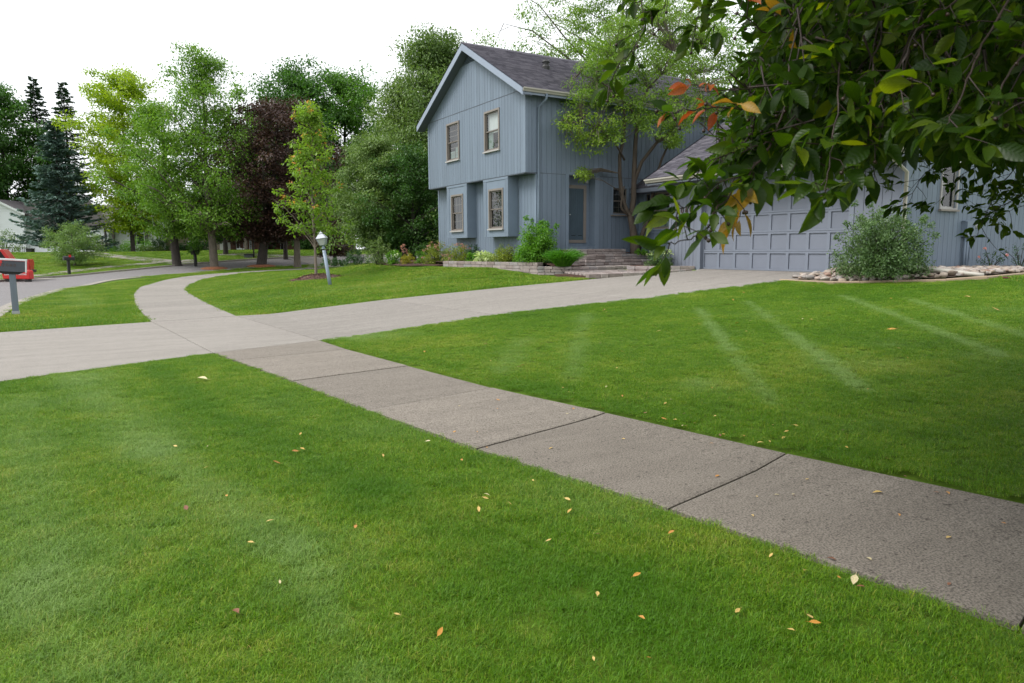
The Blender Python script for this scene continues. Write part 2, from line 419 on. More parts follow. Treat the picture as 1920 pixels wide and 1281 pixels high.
def resample(pts, n):
    p = np.array(pts, float)
    # smooth through the points (Catmull-Rom) then even spacing
    q = []
    for i in range(len(p)-1):
        p0, p1, p2, p3 = p[max(i-1, 0)], p[i], p[i+1], p[min(i+2, len(p)-1)]
        for t in np.linspace(0, 1, 12, endpoint=False):
            q.append(.5*((2*p1)+(-p0+p2)*t+(2*p0-5*p1+4*p2-p3)*t*t+(-p0+3*p1-3*p2+p3)*t**3))
    q.append(p[-1]); q = np.array(q)
    s = np.r_[0, np.cumsum(np.linalg.norm(np.diff(q, axis=0), axis=1))]
    u = np.linspace(0, s[-1], n)
    return np.stack([np.interp(u, s, q[:, k]) for k in range(2)], 1)
def ribbon(Lp, Rp, cross, dz, name, mat, parent=None, thick=.12):
    """sheet between two polylines of equal length, following the ground, with a skirt"""
    n = len(Lp); V = []; F = []
    for a, b in zip(Lp, Rp):
        for t in np.linspace(0, 1, cross+1):
            p = a*(1-t)+b*t; V.append((p[0], p[1], h1(*p)+dz))
    c = cross+1
    for i in range(n-1):
        for j in range(cross): F.append((i*c+j, i*c+j+1, (i+1)*c+j+1, (i+1)*c+j))
    nv = len(V)
    rim = [i for i in range(c)]+[i*c+cross for i in range(1, n)]+[(n-1)*c+j for j in range(cross-1, -1, -1)]+[i*c for i in range(n-2, 0, -1)]
    for i in rim: V.append((V[i][0], V[i][1], V[i][2]-thick))
    for k in range(len(rim)):
        k2 = (k+1) % len(rim); F.append((rim[k], nv+k, nv+k2, rim[k2]))
    # face winding upwards
    me = bpy.data.meshes.new(name); me.from_pydata(V, [], F); me.update()
    if me.polygons[0].normal.z < 0: me.flip_normals()
    return link(name, me, mat, parent)

road_in = [(-1.15, -40), (-1.15, -10), (-1.35, 5), (-1.6, 14), (-1.72, 20.4), (-1.74, 25), (-1.6, 31.1), (-.75, 40.6), (1.28, 51), (3.3, 55.6), (6.0, 60.4), (8.5, 63), (12, 65.3), (18, 67), (30, 68.5), (55, 69)]
road_out = [(-9.6, -40), (-9.6, -10), (-9.6, 5), (-9.5, 14), (-9.4, 20), (-9.2, 27), (-8.7, 34), (-7.4, 43), (-4.6, 53), (-2.6, 57.6), (.6, 63.6), (4, 66.8), (9, 69.8), (17, 72.6), (30, 75), (55, 76)]
RI, RO = resample(road_in, 120), resample(road_out, 120)
road = tag(ribbon(RI, RO, 6, -.012, 'road', M['road'], thick=.1), 'worn grey street curving away to the right', None, None, 'structure')
def offset(poly, d):
    t = np.gradient(poly, axis=0); t = t/np.linalg.norm(t, axis=1, keepdims=True)
    return poly+np.stack([-t[:, 1], t[:, 0]], 1)*d
tag(ribbon(offset(RI, .42), RI, 1, .012, 'kerb', M['kerb'], thick=.1), 'pale concrete kerb gutter along the near lawn', None, None, 'structure')
kb = ribbon(RO, offset(RO, .16), 1, .11, 'kerb', M['kerb'], thick=.2); tag(kb, 'raised concrete kerb on the far side of the street', None, None, 'structure')

# near sidewalk: slabs between matched joints
def slab(quad, mat, parent, nu=6, nv=6, gap=.007, dz=0., name='concrete_slab', rnd_=.006):
    """quad: a, b (near edge left, right), c, d (far edge right, left)"""
    a, b, c, d = [np.array(p[:2], float) for p in quad]
    ctr = (a+b+c+d)/4
    a, b, c, d = [p+(ctr-p)/np.linalg.norm(ctr-p)*gap*1.4 for p in (a, b, c, d)]
    us = np.r_[0, .012, np.linspace(.1, .9, nu-1), .988, 1]; vs2 = us
    V = []; F = []; k = len(us)
    for j, v in enumerate(vs2):
        for i, u in enumerate(us):
            p = a*(1-u)*(1-v)+b*u*(1-v)+c*u*v+d*(1-u)*v
            e = (i in (0, k-1)) or (j in (0, k-1))
            V.append((p[0], p[1], h1(*p)+dz-(rnd_ if e else 0)))
    for j in range(k-1):
        for i in range(k-1): F.append((j*k+i, j*k+i+1, (j+1)*k+i+1, (j+1)*k+i))
    rim = list(range(k))+[j*k+k-1 for j in range(1, k)]+[(k-1)*k+i for i in range(k-2, -1, -1)]+[j*k for j in range(k-2, 0, -1)]
    nv_ = len(V)
    for r in rim: V.append((V[r][0], V[r][1], V[r][2]-.1))
    for q in range(len(rim)):
        q2 = (q+1) % len(rim); F.append((rim[q], nv_+q, nv_+q2, rim[q2]))
    me = bpy.data.meshes.new(name); me.from_pydata(V, [], F); me.update()
    if me.polygons[0].normal.z < 0: me.flip_normals()
    o = link(name, me, mat, parent)
    return o
walk = tag(MB().box(3.3, 4.3, -2, -1.9, -.3, -.2).build('sidewalk', M['walk']), 'grey weathered concrete sidewalk running to the driveway', None, None, 'structure')
WL = [(3.35, -3.6), (3.3, -2.0), (3.2, -.35), (3.10, 1.22), (2.83, 2.92), (2.47, 4.61), (2.22, 6.30), (2.0, 8.22), (1.72, 10.18), (1.58, 11.12)]
WR = [(4.95, -3.3), (4.85, -1.7), (4.72, -.05), (4.56, 1.55), (4.27, 3.22), (4.02, 4.98), (3.76, 6.62), (3.56, 8.5), (3.37, 10.42), (3.33, 11.72)]
for i in range(len(WL)-1):
    slab((WL[i], WR[i], WR[i+1], WL[i+1]), M['walk'], walk, dz=rng.uniform(-.003, .004))
# driveway: street apron, crossing, then slabs up to the garage
DL = [(-1.72, 16.25), (1.21, 16.95), (3.0, 17.33), (6.75, 17.5), (10.0, 17.0), (12.9, 16.25), (15.6, 15.25), (16.33, 15.72)]
DR = [(-1.5, 9.8), (1.58, 11.15), (3.33, 11.75), (6.9, 11.98), (10.0, 11.35), (13.1, 10.95), (15.0, 10.72), (16.33, 10.78)]
drive = tag(MB().box(3.3, 4.3, 13, 13.2, -.3, -.2).build('driveway', M['drive']), 'pale concrete driveway rising to the garage door', None, None, 'structure')
for i in range(len(DL)-1):
    a, b, c, d = DR[i], DL[i], DL[i+1], DR[i+1]
    n = 2 if i in (0,) else 1
    if i == 1:   # crossing: near strip and main strip
        slab((a, b, c, d), M['drive'], drive, 10, 10, gap=.012); continue
    slab((a, b, c, d), M['drive'], drive, 10, 10, gap=.010)
# far walk curving beyond the driveway
FL = [(1.21, 16.95), (1.22, 19.2), (1.27, 22), (1.38, 25.5), (1.56, 29), (1.95, 35.4), (2.8, 43), (4.25, 50), (6.4, 55.3), (9.2, 59.6), (13, 62.3), (18, 64)]
FR = [(3.0, 17.35), (3.03, 19.4), (3.10, 22), (3.3, 25.5), (3.6, 29.6), (4.0, 35), (4.85, 41.3), (6.45, 49.4), (8.4, 54.0), (10.8, 57.8), (13.8, 60.3), (18.4, 62.1)]
FLs, FRs = resample(FL, 34), resample(FR, 34)
fw = tag(MB().box(2, 2.4, 20, 20.2, -.6, -.55).build('sidewalk', M['drive']), 'pale concrete sidewalk curving left beyond the driveway', None, None, 'structure')
for i in range(33): slab((FLs[i], FRs[i], FRs[i+1], FLs[i+1]), M['drive'], fw, 4, 4, gap=.004)
# concrete across the street
def path_strip(c, w, label, name='path'):
    p = resample(c, 24); L = offset(p, w/2); Rr = offset(p, -w/2)
    return tag(ribbon(L, Rr, 2, .012, name, M['drive']), label, None, None, 'structure')
path_strip([(.6, 90.0), (1.4, 80), (4.2, 75.5), (7.2, 72.0), (10.4, 69.6)], 2.0, 'pale walk curving from the white garage to the street', 'path')
path_strip([(12.2, 77.5), (15, 76), (19, 73.6), (22.0, 71)], 2.0, 'pale path below the brown brick house', 'path')
path_strip([(-8.5, 72), (-5.4, 64), (-3.9, 57.2), (-3.5, 55.6)], 4.2, 'pale driveway apron beside the red truck', 'driveway')
path_strip([(-3.2, 62.5), (0, 67.3), (4, 70.6), (9.2, 73)], .9, 'thin pale walk across the far lawn', 'path')
path_strip([(19, 72.4), (20, 68), (18.5, 63.3)], 3., 'pale drive strip behind the tree trunks', 'driveway')
path_strip([(27, 66.5), (22, 64.8), (17, 63.5)], 1.5, 'pale walk strip behind the sapling', 'path')

# ------------------------------------------------------------------ planting-bed outlines (used for mulch and to keep grass out)
ROCK = [(14.05, 11.0), (13.78, 9.4), (14.8, 7.86), (15.5, 7.2), (18.0, 7.5), (24.5, 7.6), (24.5, 9.5), (16.4, 9.5), (16.4, 10.75)]
BED_A = [(12.16, 25.6), (12.18, 24.2), (12.86, 19.7), (13.85, 18.5), (15.2, 18.9), (15.2, 20.8), (13.6, 20.8), (13.6, 28.6), (12.6, 28.6)]
BED_B = [(12.5, 25.3), (13.6, 25.3), (13.6, 29.5), (17, 36), (15, 37.5), (12.4, 33.4), (11.9, 31.0), (11.8, 28.0)]
STEPS = [(12.78, 16.5), (15.7, 15.35), (16.3, 15.7), (18.2, 17), (18.2, 20.8), (14.0, 20.8), (14, 18.7), (12.85, 19.3), (12.85, 18.5)]
RING_C = (8.35, 29.55)
def inside(px, py, poly):
    poly = np.asarray(poly, float); r = np.zeros(len(px), bool); j = len(poly)-1
    for i in range(len(poly)):
        xi, yi = poly[i]; xj, yj = poly[j]
        c = ((yi > py) != (yj > py)) & (px < (xj-xi)*(py-yi)/(yj-yi+1e-12)+xi)
        r ^= c; j = i
    return r
KEEP_OUT = [WL+WR[::-1], DL+DR[::-1], list(map(tuple, FLs))+list(map(tuple, FRs[::-1])),
            list(map(tuple, offset(RI, .42)))+list(map(tuple, offset(RO, .17)[::-1])), ROCK, BED_A, BED_B, STEPS,
            [(13.1, 20.7), (26, 20.7), (26, 28.6), (13.1, 28.6)], [(16.3, 9.5), (24, 9.5), (24, 21), (16.3, 21)]]

# ------------------------------------------------------------------ grass: tufts of blades placed on points
def tuft(name, nb, half, hmin, hmax, wid, segs=3, lean=.5):
    V = []; F = []
    for i in range(nb):
        x, y = rng.uniform(-half, half, 2); a = rng.uniform(0, 2*math.pi); h = rng.uniform(hmin, hmax)
        w = wid*rng.uniform(.7, 1.3); ln = abs(rng.normal(0, lean))+.12; d = np.array([math.cos(a), math.sin(a)])
        s = np.array([-d[1], d[0]]); n0 = len(V)
        for k in range(segs+1):
            t = k/segs; q = np.array([x, y])+d*h*ln*t*t; z = h*(t-.28*ln*t*t)
            ww = w*(1-t)**.7*.5
            if k == segs: V.append((q[0], q[1], z))
            else:
                V.append((q[0]-s[0]*ww, q[1]-s[1]*ww, z)); V.append((q[0]+s[0]*ww, q[1]+s[1]*ww, z))
        for k in range(segs-1):
            b = n0+2*k; F += [(b, b+1, b+3), (b, b+3, b+2)]
        b = n0+2*(segs-1); F.append((b, b+1, b+2))
    me = tri_mesh(name, np.array(V), np.array(F)); me.polygons.foreach_set('use_smooth', [True]*len(F))
    o = bpy.data.objects.new(name, me); me.materials.append(M['blade']); return o
def tuft_collection(name, specs):
    c = bpy.data.collections.new(name)
    for i, s in enumerate(specs): c.objects.link(tuft('grass_tuft', *s))
    return c
near_c = tuft_collection('near_tufts', [(96, .062, .013, .030, .0025, 3, .8)]*5+[(90, .062, .014, .036, .0027, 3, 1.2)]*3+[(70, .062, .010, .024, .003, 3, 1.5)]*2)
far_c = tuft_collection('far_tufts', [(170, .22, .03, .055, .0085, 2, .7)]*4)
def seg_dist(P, a, b):
    a = np.array(a); b = np.array(b); ab = b-a
    t = np.clip(((P-a)@ab)/(ab@ab), 0, 1); return np.linalg.norm(P-(a+t[:, None]*ab), axis=1), t
WRY = [p[1] for p in WR]; WRX = [p[0] for p in WR]
TRACKS = [((9.48, 9.14), (6.9, 6.1), .085, 1.0), ((6.9, 6.1), (5.22, 4.1), .08, .7), ((10.6, 9.0), (8.2, 6.2), .08, .7), ((8.2, 6.2), (6.15, 3.83), .10, 1.1),
          ((12.1, 8.1), (8.4, 3.7), .09, 1.0), ((12.2, 6.9), (9.4, 3.7), .09, .9), ((7.9, 10.4), (4.5, 6.2), .14, .5), ((5.6, 8.9), (4.2, 7.2), .2, .5),
          ((-.2, 10.0), (.35, 5.9), .26, .6), ((.35, 5.9), (.80, 3.6), .18, .5), ((.80, 3.6), (.74, 1.8), .14, .45), ((-.65, 9), (-.25, 3.6), .25, .45), ((-.25, 3.6), (.1, 1.8), .22, .45),
          ((.72, 10.2), (1.0, 6.6), .22, -.8), ((1.0, 6.6), (1.45, 4.2), .25, -.6), ((1.45, 4.2), (1.9, 2.2), .35, -.55), ((1.9, 2.2), (2.1, 1.0), .35, -.5),
          ((.15, 22), (-.1, 17.2), .35, -.5), ((.9, 33), (.55, 19), .2, -.7), ((.1, 24), (-.5, 40), .5, .3), ((1.3, 17.3), (1.0, 24), .22, -.6),
          ((4.0, 19), (11, 19.2), .6, -.35), ((4.2, 22), (11, 22.4), .5, .3), ((4.6, 25), (10, 25.5), .6, -.3), ((5, 28.5), (10, 29.5), .6, .3),
          ((4.6, 1.9), (3.5, 10.8), .2, -.35)]
def edge_dist(x, y, poly):
    P = np.stack([x, y], 1); d = np.full(len(x), 9.)
    poly = np.asarray(poly, float)
    for a, b in zip(poly, np.roll(poly, -1, 0)):
        if np.hypot(*(a-b)) < 1e-6: continue
        lo, hi = np.minimum(a, b)-.4, np.maximum(a, b)+.4
        k = np.where((x > lo[0]) & (x < hi[0]) & (y > lo[1]) & (y < hi[1]))[0]
        if len(k): d[k] = np.minimum(d[k], seg_dist(P[k], a, b)[0])
    return d
def lawn_points(x0, x1, y0, y1, dens, keep=None, margin=.038):
    n = int((x1-x0)*(y1-y0)*dens)
    x = rng.uniform(x0, x1, n); y = rng.uniform(y0, y1, n)
    ok = np.ones(n, bool)
    for p in KEEP_OUT: ok &= ~inside(x, y, p)
    x, y = x[ok], y[ok]; ok = np.ones(len(x), bool)
    for p in KEEP_OUT: ok &= edge_dist(x, y, p) > margin
    rx, ry = x-RING_C[0], y-RING_C[1]
    ok &= (rx*rx+ry*ry) > 1.0
    if keep is not None: ok &= keep(x, y)
    return x[ok], y[ok]
def grass(name, label, groups, coll):
    X = np.concatenate([g[0] for g in groups]); Y = np.concatenate([g[1] for g in groups]); n = len(X)
    P2 = np.stack([X, Y], 1); tone = rng.normal(0, .07, n)
    for a, b, w, k in TRACKS:
        d, t = seg_dist(P2, a, b)
        tone += k*np.exp(-(d/w)**2)*(.9+.1*np.sin(t*23+a[0]*3))
    for i in range(170):   # soft, uneven lighter and darker patches
        c = P2[rng.integers(n)]; r = rng.uniform(.06, .6)
        tone += rng.normal(0, .20)*np.exp(-((P2-c)**2).sum(1)/(r*r))
    turf = .022*sm(-.2, .25, X-np.interp(Y, WRY, WRX))*(Y < 12.5)+rng.uniform(-.006, .006, n)
    me = bpy.data.meshes.new(name); me.vertices.add(n)
    me.vertices.foreach_set('co', np.stack([X, Y, H(X, Y)-.010+turf], 1).astype(np.float32).ravel())
    for an, ty, val in (('tone', 'FLOAT', np.clip(tone, -.9, .9)), ('turn', 'FLOAT', rng.uniform(0, 6.283, n)), ('size', 'FLOAT', rng.uniform(.85, 1.2, n)*np.concatenate([np.full(len(g[0]), g[2]) for g in groups]))):
        at = me.attributes.new(an, ty, 'POINT'); at.data.foreach_set('value', val.astype(np.float32))
    o = link(name, me, M['blade']); tag(o, label, None, None, 'stuff')
    ng = bpy.data.node_groups.new('scatter_tufts', 'GeometryNodeTree')
    ng.interface.new_socket('Geometry', in_out='INPUT', socket_type='NodeSocketGeometry')
    ng.interface.new_socket('Geometry', in_out='OUTPUT', socket_type='NodeSocketGeometry')
    N = ng.nodes; Lk = ng.links
    gi = N.new('NodeGroupInput'); go = N.new('NodeGroupOutput')
    ci = N.new('GeometryNodeCollectionInfo'); ci.inputs['Collection'].default_value = coll
    ci.inputs['Separate Children'].default_value = True; ci.inputs['Reset Children'].default_value = True
    ip = N.new('GeometryNodeInstanceOnPoints'); ip.inputs['Pick Instance'].default_value = True
    mp = N.new('GeometryNodeMeshToPoints'); Lk.new(gi.outputs[0], mp.inputs[0])
    def attr(a):
        q = N.new('GeometryNodeInputNamedAttribute'); q.data_type = 'FLOAT'; q.inputs[0].default_value = a; return q.outputs[0]
    cx = N.new('ShaderNodeCombineXYZ'); Lk.new(attr('turn'), cx.inputs[2])
    er = N.new('FunctionNodeEulerToRotation'); Lk.new(cx.outputs[0], er.inputs[0])
    Lk.new(mp.outputs[0], ip.inputs['Points']); Lk.new(ci.outputs[0], ip.inputs['Instance'])
    Lk.new(er.outputs[0], ip.inputs['Rotation']); Lk.new(attr('size'), ip.inputs['Scale'])
    Lk.new(ip.outputs[0], go.inputs[0])
    md = o.modifiers.new('scatter', 'NODES'); md.node_group = ng
    return o
infront = lambda x, y: (x*.518+y*.855) > .6
near_groups = [(*lawn_points(-1.2, 3.3, -.2, 6.5, 430, infront), 1.0), (*lawn_points(-1.4, 2.3, 6.5, 11.4, 360, infront), 1.0),
               (*lawn_points(3.2, 10, -.5, 7.0, 340, infront), 1.0), (*lawn_points(3.2, 10, 7.0, 12.2, 290), 1.0), (*lawn_points(10, 15.6, 2.5, 11.2, 230), 1.1)]
grass('lawn_grass', 'short mown grass of the two near lawns beside the sidewalk', near_groups, near_c)
far_groups = [(*lawn_points(-1.7, 3.0, 16.0, 30, 26, None, .16), .95), (*lawn_points(-1.7, 9, 30, 62, 12, lambda x, y: y < 46+x*2.1, .18), 1.05), (*lawn_points(2.9, 14.2, 15.2, 34, 26, None, .16), .95),
              (*lawn_points(4, 16, 34, 60, 8, None, .18), 1.15), (*lawn_points(15.4, 24, 2.5, 7.8, 20), 1.), (*lawn_points(16, 30, 40, 66, 3), 1.3),
              (*lawn_points(-10, 32, 56, 90, 3.0), 1.5)]
grass('lawn_grass', 'mown grass of the farther lawns between the house and the street', far_groups, far_c)

# ------------------------------------------------------------------ the blue-grey house
house = thing('house', 'two-storey blue-grey house with vertical siding, charcoal roof and attached garage', 'house')
HX, HY = 13.12, 20.75              # front corner of the upper storey
ZS, Z2, ZE = 4.09, 6.85, 6.79
YB = HY+7.80
XR = 25.0
SLOPE = .552; YR = HY+3.90; ZR = 9.165
def board_mesh(name, poly, axis, a0, a1, mat, parent):
    return MB().prism(poly, axis, a0, a1).build(name, mat, parent)
def boards(parent, lo, hi, bottom, topf, axis, plane, outward, pitch=.203, mat='siding', holes=()):
    """vertical boards between lo and hi along a wall; bottom number, topf(u) height; plane coordinate and outward sign; holes (u0,u1,z0,z1)"""
    n = max(1, round((hi-lo)/pitch)); w = (hi-lo)/n; g = .006; cache = {}
    for i in range(n):
        a, b = lo+i*w+g, lo+(i+1)*w-g
        p0, p1 = (plane, plane+outward*.014)
        spans = [(bottom, None)]
        cut = [h for h in holes if h[0] < (a+b)/2 < h[1]]
        segs = []
        z = bottom
        for h in sorted(cut, key=lambda q: q[2]):
            if h[2] > z+.02: segs.append((z, h[2], False))
            z = max(z, h[3])
        segs.append((z, None, True))
        for z0, z1, top in segs:
            if top:
                za, zb = topf(a), topf(b)
                if max(za, zb) < z0+.02: continue
                mid = []
                if topf((a+b)/2) > max(za, zb)+.01: mid = [((a+b)/2, topf((a+b)/2))]
                poly = [(a, z0), (b, z0), (b, max(zb, z0+.004))]+mid+[(a, max(za, z0+.004))]
            else: poly = [(a, z0), (b, z0), (b, z1), (a, z1)]
            board_mesh('siding_board', poly, axis, min(p0, p1), max(p0, p1), M[mat], parent)

def holed(mb, axis, p0, p1, u0, u1, z0, z1, holes):
    """a wall slab between planes p0 and p1 with rectangular openings (u0,u1,z0,z1)"""
    us = sorted({u0, u1, *[h[0] for h in holes], *[h[1] for h in holes]})
    for a, b in zip(us[:-1], us[1:]):
        z = z0
        for h in sorted([h for h in holes if h[0] <= (a+b)/2 <= h[1]], key=lambda q: q[2])+[(0, 0, z1, z1)]:
            if h[2] > z+1e-4: mb.box(*((p0, p1, a, b) if axis == 'x' else (a, b, p0, p1)), z, h[2])
            z = max(z, h[3])
    return mb
def shrink(h, m=.03): return (h[0]+m, h[1]-m, h[2]+m, h[3]-m)
def wall_mtx(origin, u, n):
    """local x along the wall, local y outward, local z up"""
    u = Vector(u); n = Vector(n); z = Vector((0, 0, 1))
    m = Matrix((u, n, z)).transposed().to_4x4(); m.translation = Vector(origin); return m
def window(parent, origin, u, n, w, h, trim=.068, frame='tan', curtain=None, muntin=(2, 2), name='window', glass_in=.0, sill_mat='sill', sash='sash'):
    """double-hung window: origin is the lower left corner (seen from outside) of the trim"""
    mt = wall_mtx(origin, u, n)
    fr = MB(mt); t = trim; p = .03
    fr.box(0, t, -.05, p, 0, h); fr.box(w-t, w, -.05, p, 0, h); fr.box(t, w-t, -.05, p, h-t, h); fr.box(t, w-t, -.05, p, 0, t*.6)
    wo_ = fr.build(name, M[frame], parent)
    s = MB(mt).box(-.03, w+.03, -.02, .075, -.045, .0); s.build('sill', M[sill_mat], wo_)
    iw0, iw1, iz0, iz1 = t, w-t, t*.6, h-t; mid = (iz0+iz1)/2; st = .045
    for k, (za, zb, dep) in enumerate(((iz0, mid+.02, -.045), (mid-.02, iz1, -.02))):
        sm_ = MB(mt)
        sm_.box(iw0, iw0+st, dep-.03, dep, za, zb); sm_.box(iw1-st, iw1, dep-.03, dep, za, zb)
        sm_.box(iw0+st, iw1-st, dep-.03, dep, za, za+st); sm_.box(iw0+st, iw1-st, dep-.03, dep, zb-st, zb)
        so = sm_.build('sash', M[sash], wo_)
        gq = MB(mt); gy_ = dep-.015
        gq.add([(iw0+st, gy_, za+st), (iw0+st, gy_, zb-st), (iw1-st, gy_, zb-st), (iw1-st, gy_, za+st)], [(0, 1, 2, 3)]); gq.build('pane', M['glass'], wo_)
        if muntin:
            mm = MB(mt); cx_, cz_ = muntin
            for i in range(1, cx_): x = iw0+st+(iw1-iw0-2*st)*i/cx_; mm.box(x-.009, x+.009, gy_-.012, gy_-.004, za+st, zb-st)
            for i in range(1, cz_): z = za+st+(zb-za-2*st)*i/cz_; mm.box(iw0+st, iw1-st, gy_-.012, gy_-.005, z-.009, z+.009)
            mm.build('muntin', M['muntin'], wo_)
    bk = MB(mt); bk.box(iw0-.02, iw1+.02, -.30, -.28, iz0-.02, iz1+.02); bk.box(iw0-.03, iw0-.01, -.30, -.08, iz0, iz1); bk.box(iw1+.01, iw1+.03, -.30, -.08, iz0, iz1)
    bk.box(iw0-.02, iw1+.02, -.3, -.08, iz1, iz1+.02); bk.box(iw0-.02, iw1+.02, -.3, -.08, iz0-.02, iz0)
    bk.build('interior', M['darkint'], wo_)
    if curtain:
        for (c0, c1, z0, z1, cm) in curtain:
            cb = MB(mt); x0 = iw0+(iw1-iw0)*c0; x1 = iw0+(iw1-iw0)*c1; za = iz0+(iz1-iz0)*z0; zb = iz0+(iz1-iz0)*z1
            k = 26; vv = []; ff = []
            for i in range(k+1):
                x = x0+(x1-x0)*i/k; y = -.13+.02*math.sin(i*1.9)
                vv += [(x, y, za), (x, y, zb)]
            ff = [(2*i, 2*i+2, 2*i+3, 2*i+1) for i in range(k)]
            cb.add(vv, ff, True); cb.build('curtain', M[cm], wo_)
    return wo_
WY = (0, -1, 0); WXN = (-1, 0, 0)   # west-facing walls: seen from outside, left to right is -Y, outward is -X
# upper gable wall
w1 = (25.63, 26.75, 5.03, 6.53); w2 = (22.45, 23.58, 5.03, 6.50)
wall = holed(MB(), 'x', HX+.016, HX+.06, HY+.02, YB-.02, ZS+.02, Z2, [shrink(w1), shrink(w2)]).build('wall', M['siding_back'], house)
boards(wall, HY+.12, YB-.12, ZS, lambda u: Z2-.03, 'x', HX+.016, -1, holes=[w1, w2])
for y0, y1 in ((HY-.016, HY+.115), (YB-.115, YB+.016)): MB().box(HX-.01, HX+.1, y0, y1, ZS, Z2).build('corner_board', M['trim'], wall)
soff = MB().box(HX+.012, HX+.46, HY+.012, YB, ZS-.03, ZS+.018).build('soffit', M['soffit'], wall)
rakez = lambda y: ZR-.19-abs(y-YR)*SLOPE
gab = MB().prism([(HY+.25, Z2-.02), (YB-.25, Z2-.02), (YR, rakez(YR)-.02)], 'x', HX+.016, HX+.2).build('gable', M['siding_back'], house)
VZ = 8.5
def gtop(u):
    z = rakez(u)
    return min(z, VZ) if abs(u-YR) < .85 else z
boards(gab, HY+.1, YB-.1, Z2-.005, gtop, 'x', HX+.012, -1)
MB().box(HX-.006, HX+.012, HY+.1, YB-.1, Z2-.028, Z2-.006).build('drip_strip', M['soffit'], gab)
vent = MB().prism([(YR-.72, VZ), (YR+.72, VZ), (YR, VZ+.40)], 'x', HX+.02, HX+.03).build('gable_vent', M['darkint'], gab)
for k in range(7):
    z = VZ+.02+k*.054; hw = .70-(z-VZ)/.552
    if hw > .05: MB().add([(HX-.025, YR-hw, z), (HX-.025, YR+hw, z), (HX+.02, YR+hw-.02, z+.04), (HX+.02, YR-hw+.02, z+.04)], [(0, 1, 2, 3)]).build('louver', M['trim'], vent)
window(house, (HX, 26.75, 5.05), WY, WXN, 1.12, 1.48, frame='tan', muntin=(1, 3), curtain=[(.5, 1, .0, .35, 'curtain_dim'), (0, .4, .0, .25, 'curtain_dim')])
window(house, (HX, 23.58, 5.06), WY, WXN, 1.12, 1.44, frame='tan', muntin=None, curtain=[(0, 1, .46, 1, 'curtain'), (.0, .35, .05, .5, 'curtain_dim'), (.8, 1, .05, .5, 'curtain_dim')])  # pale curtain added so the top sash looks bright with reflected sky
# lower gable wall set back under the overhang, with two window bays
LX = HX+.434
lw = holed(MB(), 'x', LX+.016, LX+.06, HY+.02, YB-.02, .6, ZS-.03, [(25.2, 26.7, 2.1, 3.9), (22.1, 23.6, 2.1, 3.9)]).build('wall', M['siding_back'], house)
boards(lw, HY+.12, YB-.12, .62, lambda u: ZS-.034, 'x', LX+.016, -1, holes=[(25.06, 26.88, 1.97, 4.3), (21.92, 23.77, 1.97, 4.3)])
MB().box(LX-.008, LX+.1, HY-.016, HY+.115, .6, ZS-.034).build('corner_board', M['trim'], lw)
MB().box(LX-.008, LX+.1, YB-.115, YB+.016, .6, ZS-.034).build('corner_board', M['trim'], lw)
for (y0, y1, wy1) in ((25.08, 26.86, 26.48), (21.94, 23.75, 23.34)):
    by = holed(MB(), 'x', HX+.03, HX+.07, y0, y1, 1.95, ZS-.031, [shrink((wy1-1.06, wy1, 2.24, 3.69))]); by.box(HX+.07, LX+.4, y0, y0+.04, 1.95, ZS-.031); by.box(HX+.07, LX+.4, y1-.04, y1, 1.95, ZS-.031); by.box(HX+.07, LX+.016, y0+.04, y1-.04, 1.95, 2.0)
    bay = by.build('window_bay', M['trim'], house)
    MB().box(HX+.012, HX+.03, y0, y1, ZS-.11, ZS-.032).build('bay_moulding', M['trim'], bay)
    MB().box(HX+.018, HX+.03, y0, y0+.22, 1.95, ZS-.115).build('bay_panel', M['siding'], bay)
    MB().box(HX+.018, HX+.03, y1-.22, y1, 1.95, ZS-.115).build('bay_panel', M['siding'], bay)
    window(house, (HX+.028, wy1, 2.24), WY, WXN, 1.06, 1.45, frame='tan', muntin=(3, 2), curtain=[(0, 1, 0, 1, 'darkint')])
# front wall
WXU = (1, 0, 0); NF = (0, -1, 0)
fwall = MB().box(HX+.02, 14.94, HY+.016, HY+.2, ZS, ZE+.1).box(14.94, XR, HY+.016, HY+.2, ZS, ZE+.1).build('wall', M['siding_back'], house)
boards(fwall, HX+.06, XR, ZS+.012, lambda u: ZE-.02, 'y', HY+.016, -1)
fwin = (16.86, 17.66, 2.73, 3.78)
fl = holed(MB().box(LX+.02, 14.93, HY+.016, HY+.2, .6, ZS), 'y', HY+.016, HY+.06, 16.11, XR, .6, ZS, [shrink(fwin)]).build('wall', M['siding_back'], house)
boards(fl, LX+.06, 14.80, .62, lambda u: ZS-.012, 'y', HY+.016, -1)
boards(fl, 16.31, 18.25, 1.2, lambda u: ZS-.012, 'y', HY+.016, -1, holes=[fwin])
MB().box(14.80, 14.935, HY-.014, HY+.2, .6, ZS+.01).build('corner_board', M['trim'], fl)
MB().box(16.10, 16.30, HY-.014, HY+.2, 1.2, ZS+.01).build('corner_board', M['trim'], fl)
MB().box(LX, XR, HY-.004, HY+.012, ZS-.012, ZS+.012).build('drip_strip', M['soffit'], fl)
AY = HY+.36
alc = MB().box(14.94, 16.10, AY, AY+.1, 1.4, ZS+.2).box(14.9, 14.938, HY+.21, AY, 1.4, ZS).box(16.102, 16.14, HY+.21, AY, 1.4, ZS).box(14.94, 16.1, HY, AY, ZS-.01, ZS+.1).build('door_alcove', M['trim'], house)
MB().box(14.94, 16.10, HY+.02, AY, 1.45, 1.59).build('door_step', M['siding'], alc)
df = MB().box(15.02, 15.13, AY-.05, AY, 1.82, 3.66).box(15.83, 15.95, AY-.05, AY, 1.71, 3.78).box(15.02, 15.83, AY-.05, AY, 3.66, 3.78).box(15.02, 15.83, AY-.05, AY, 1.71, 1.82)
door = df.build('door', M['tan'], house)
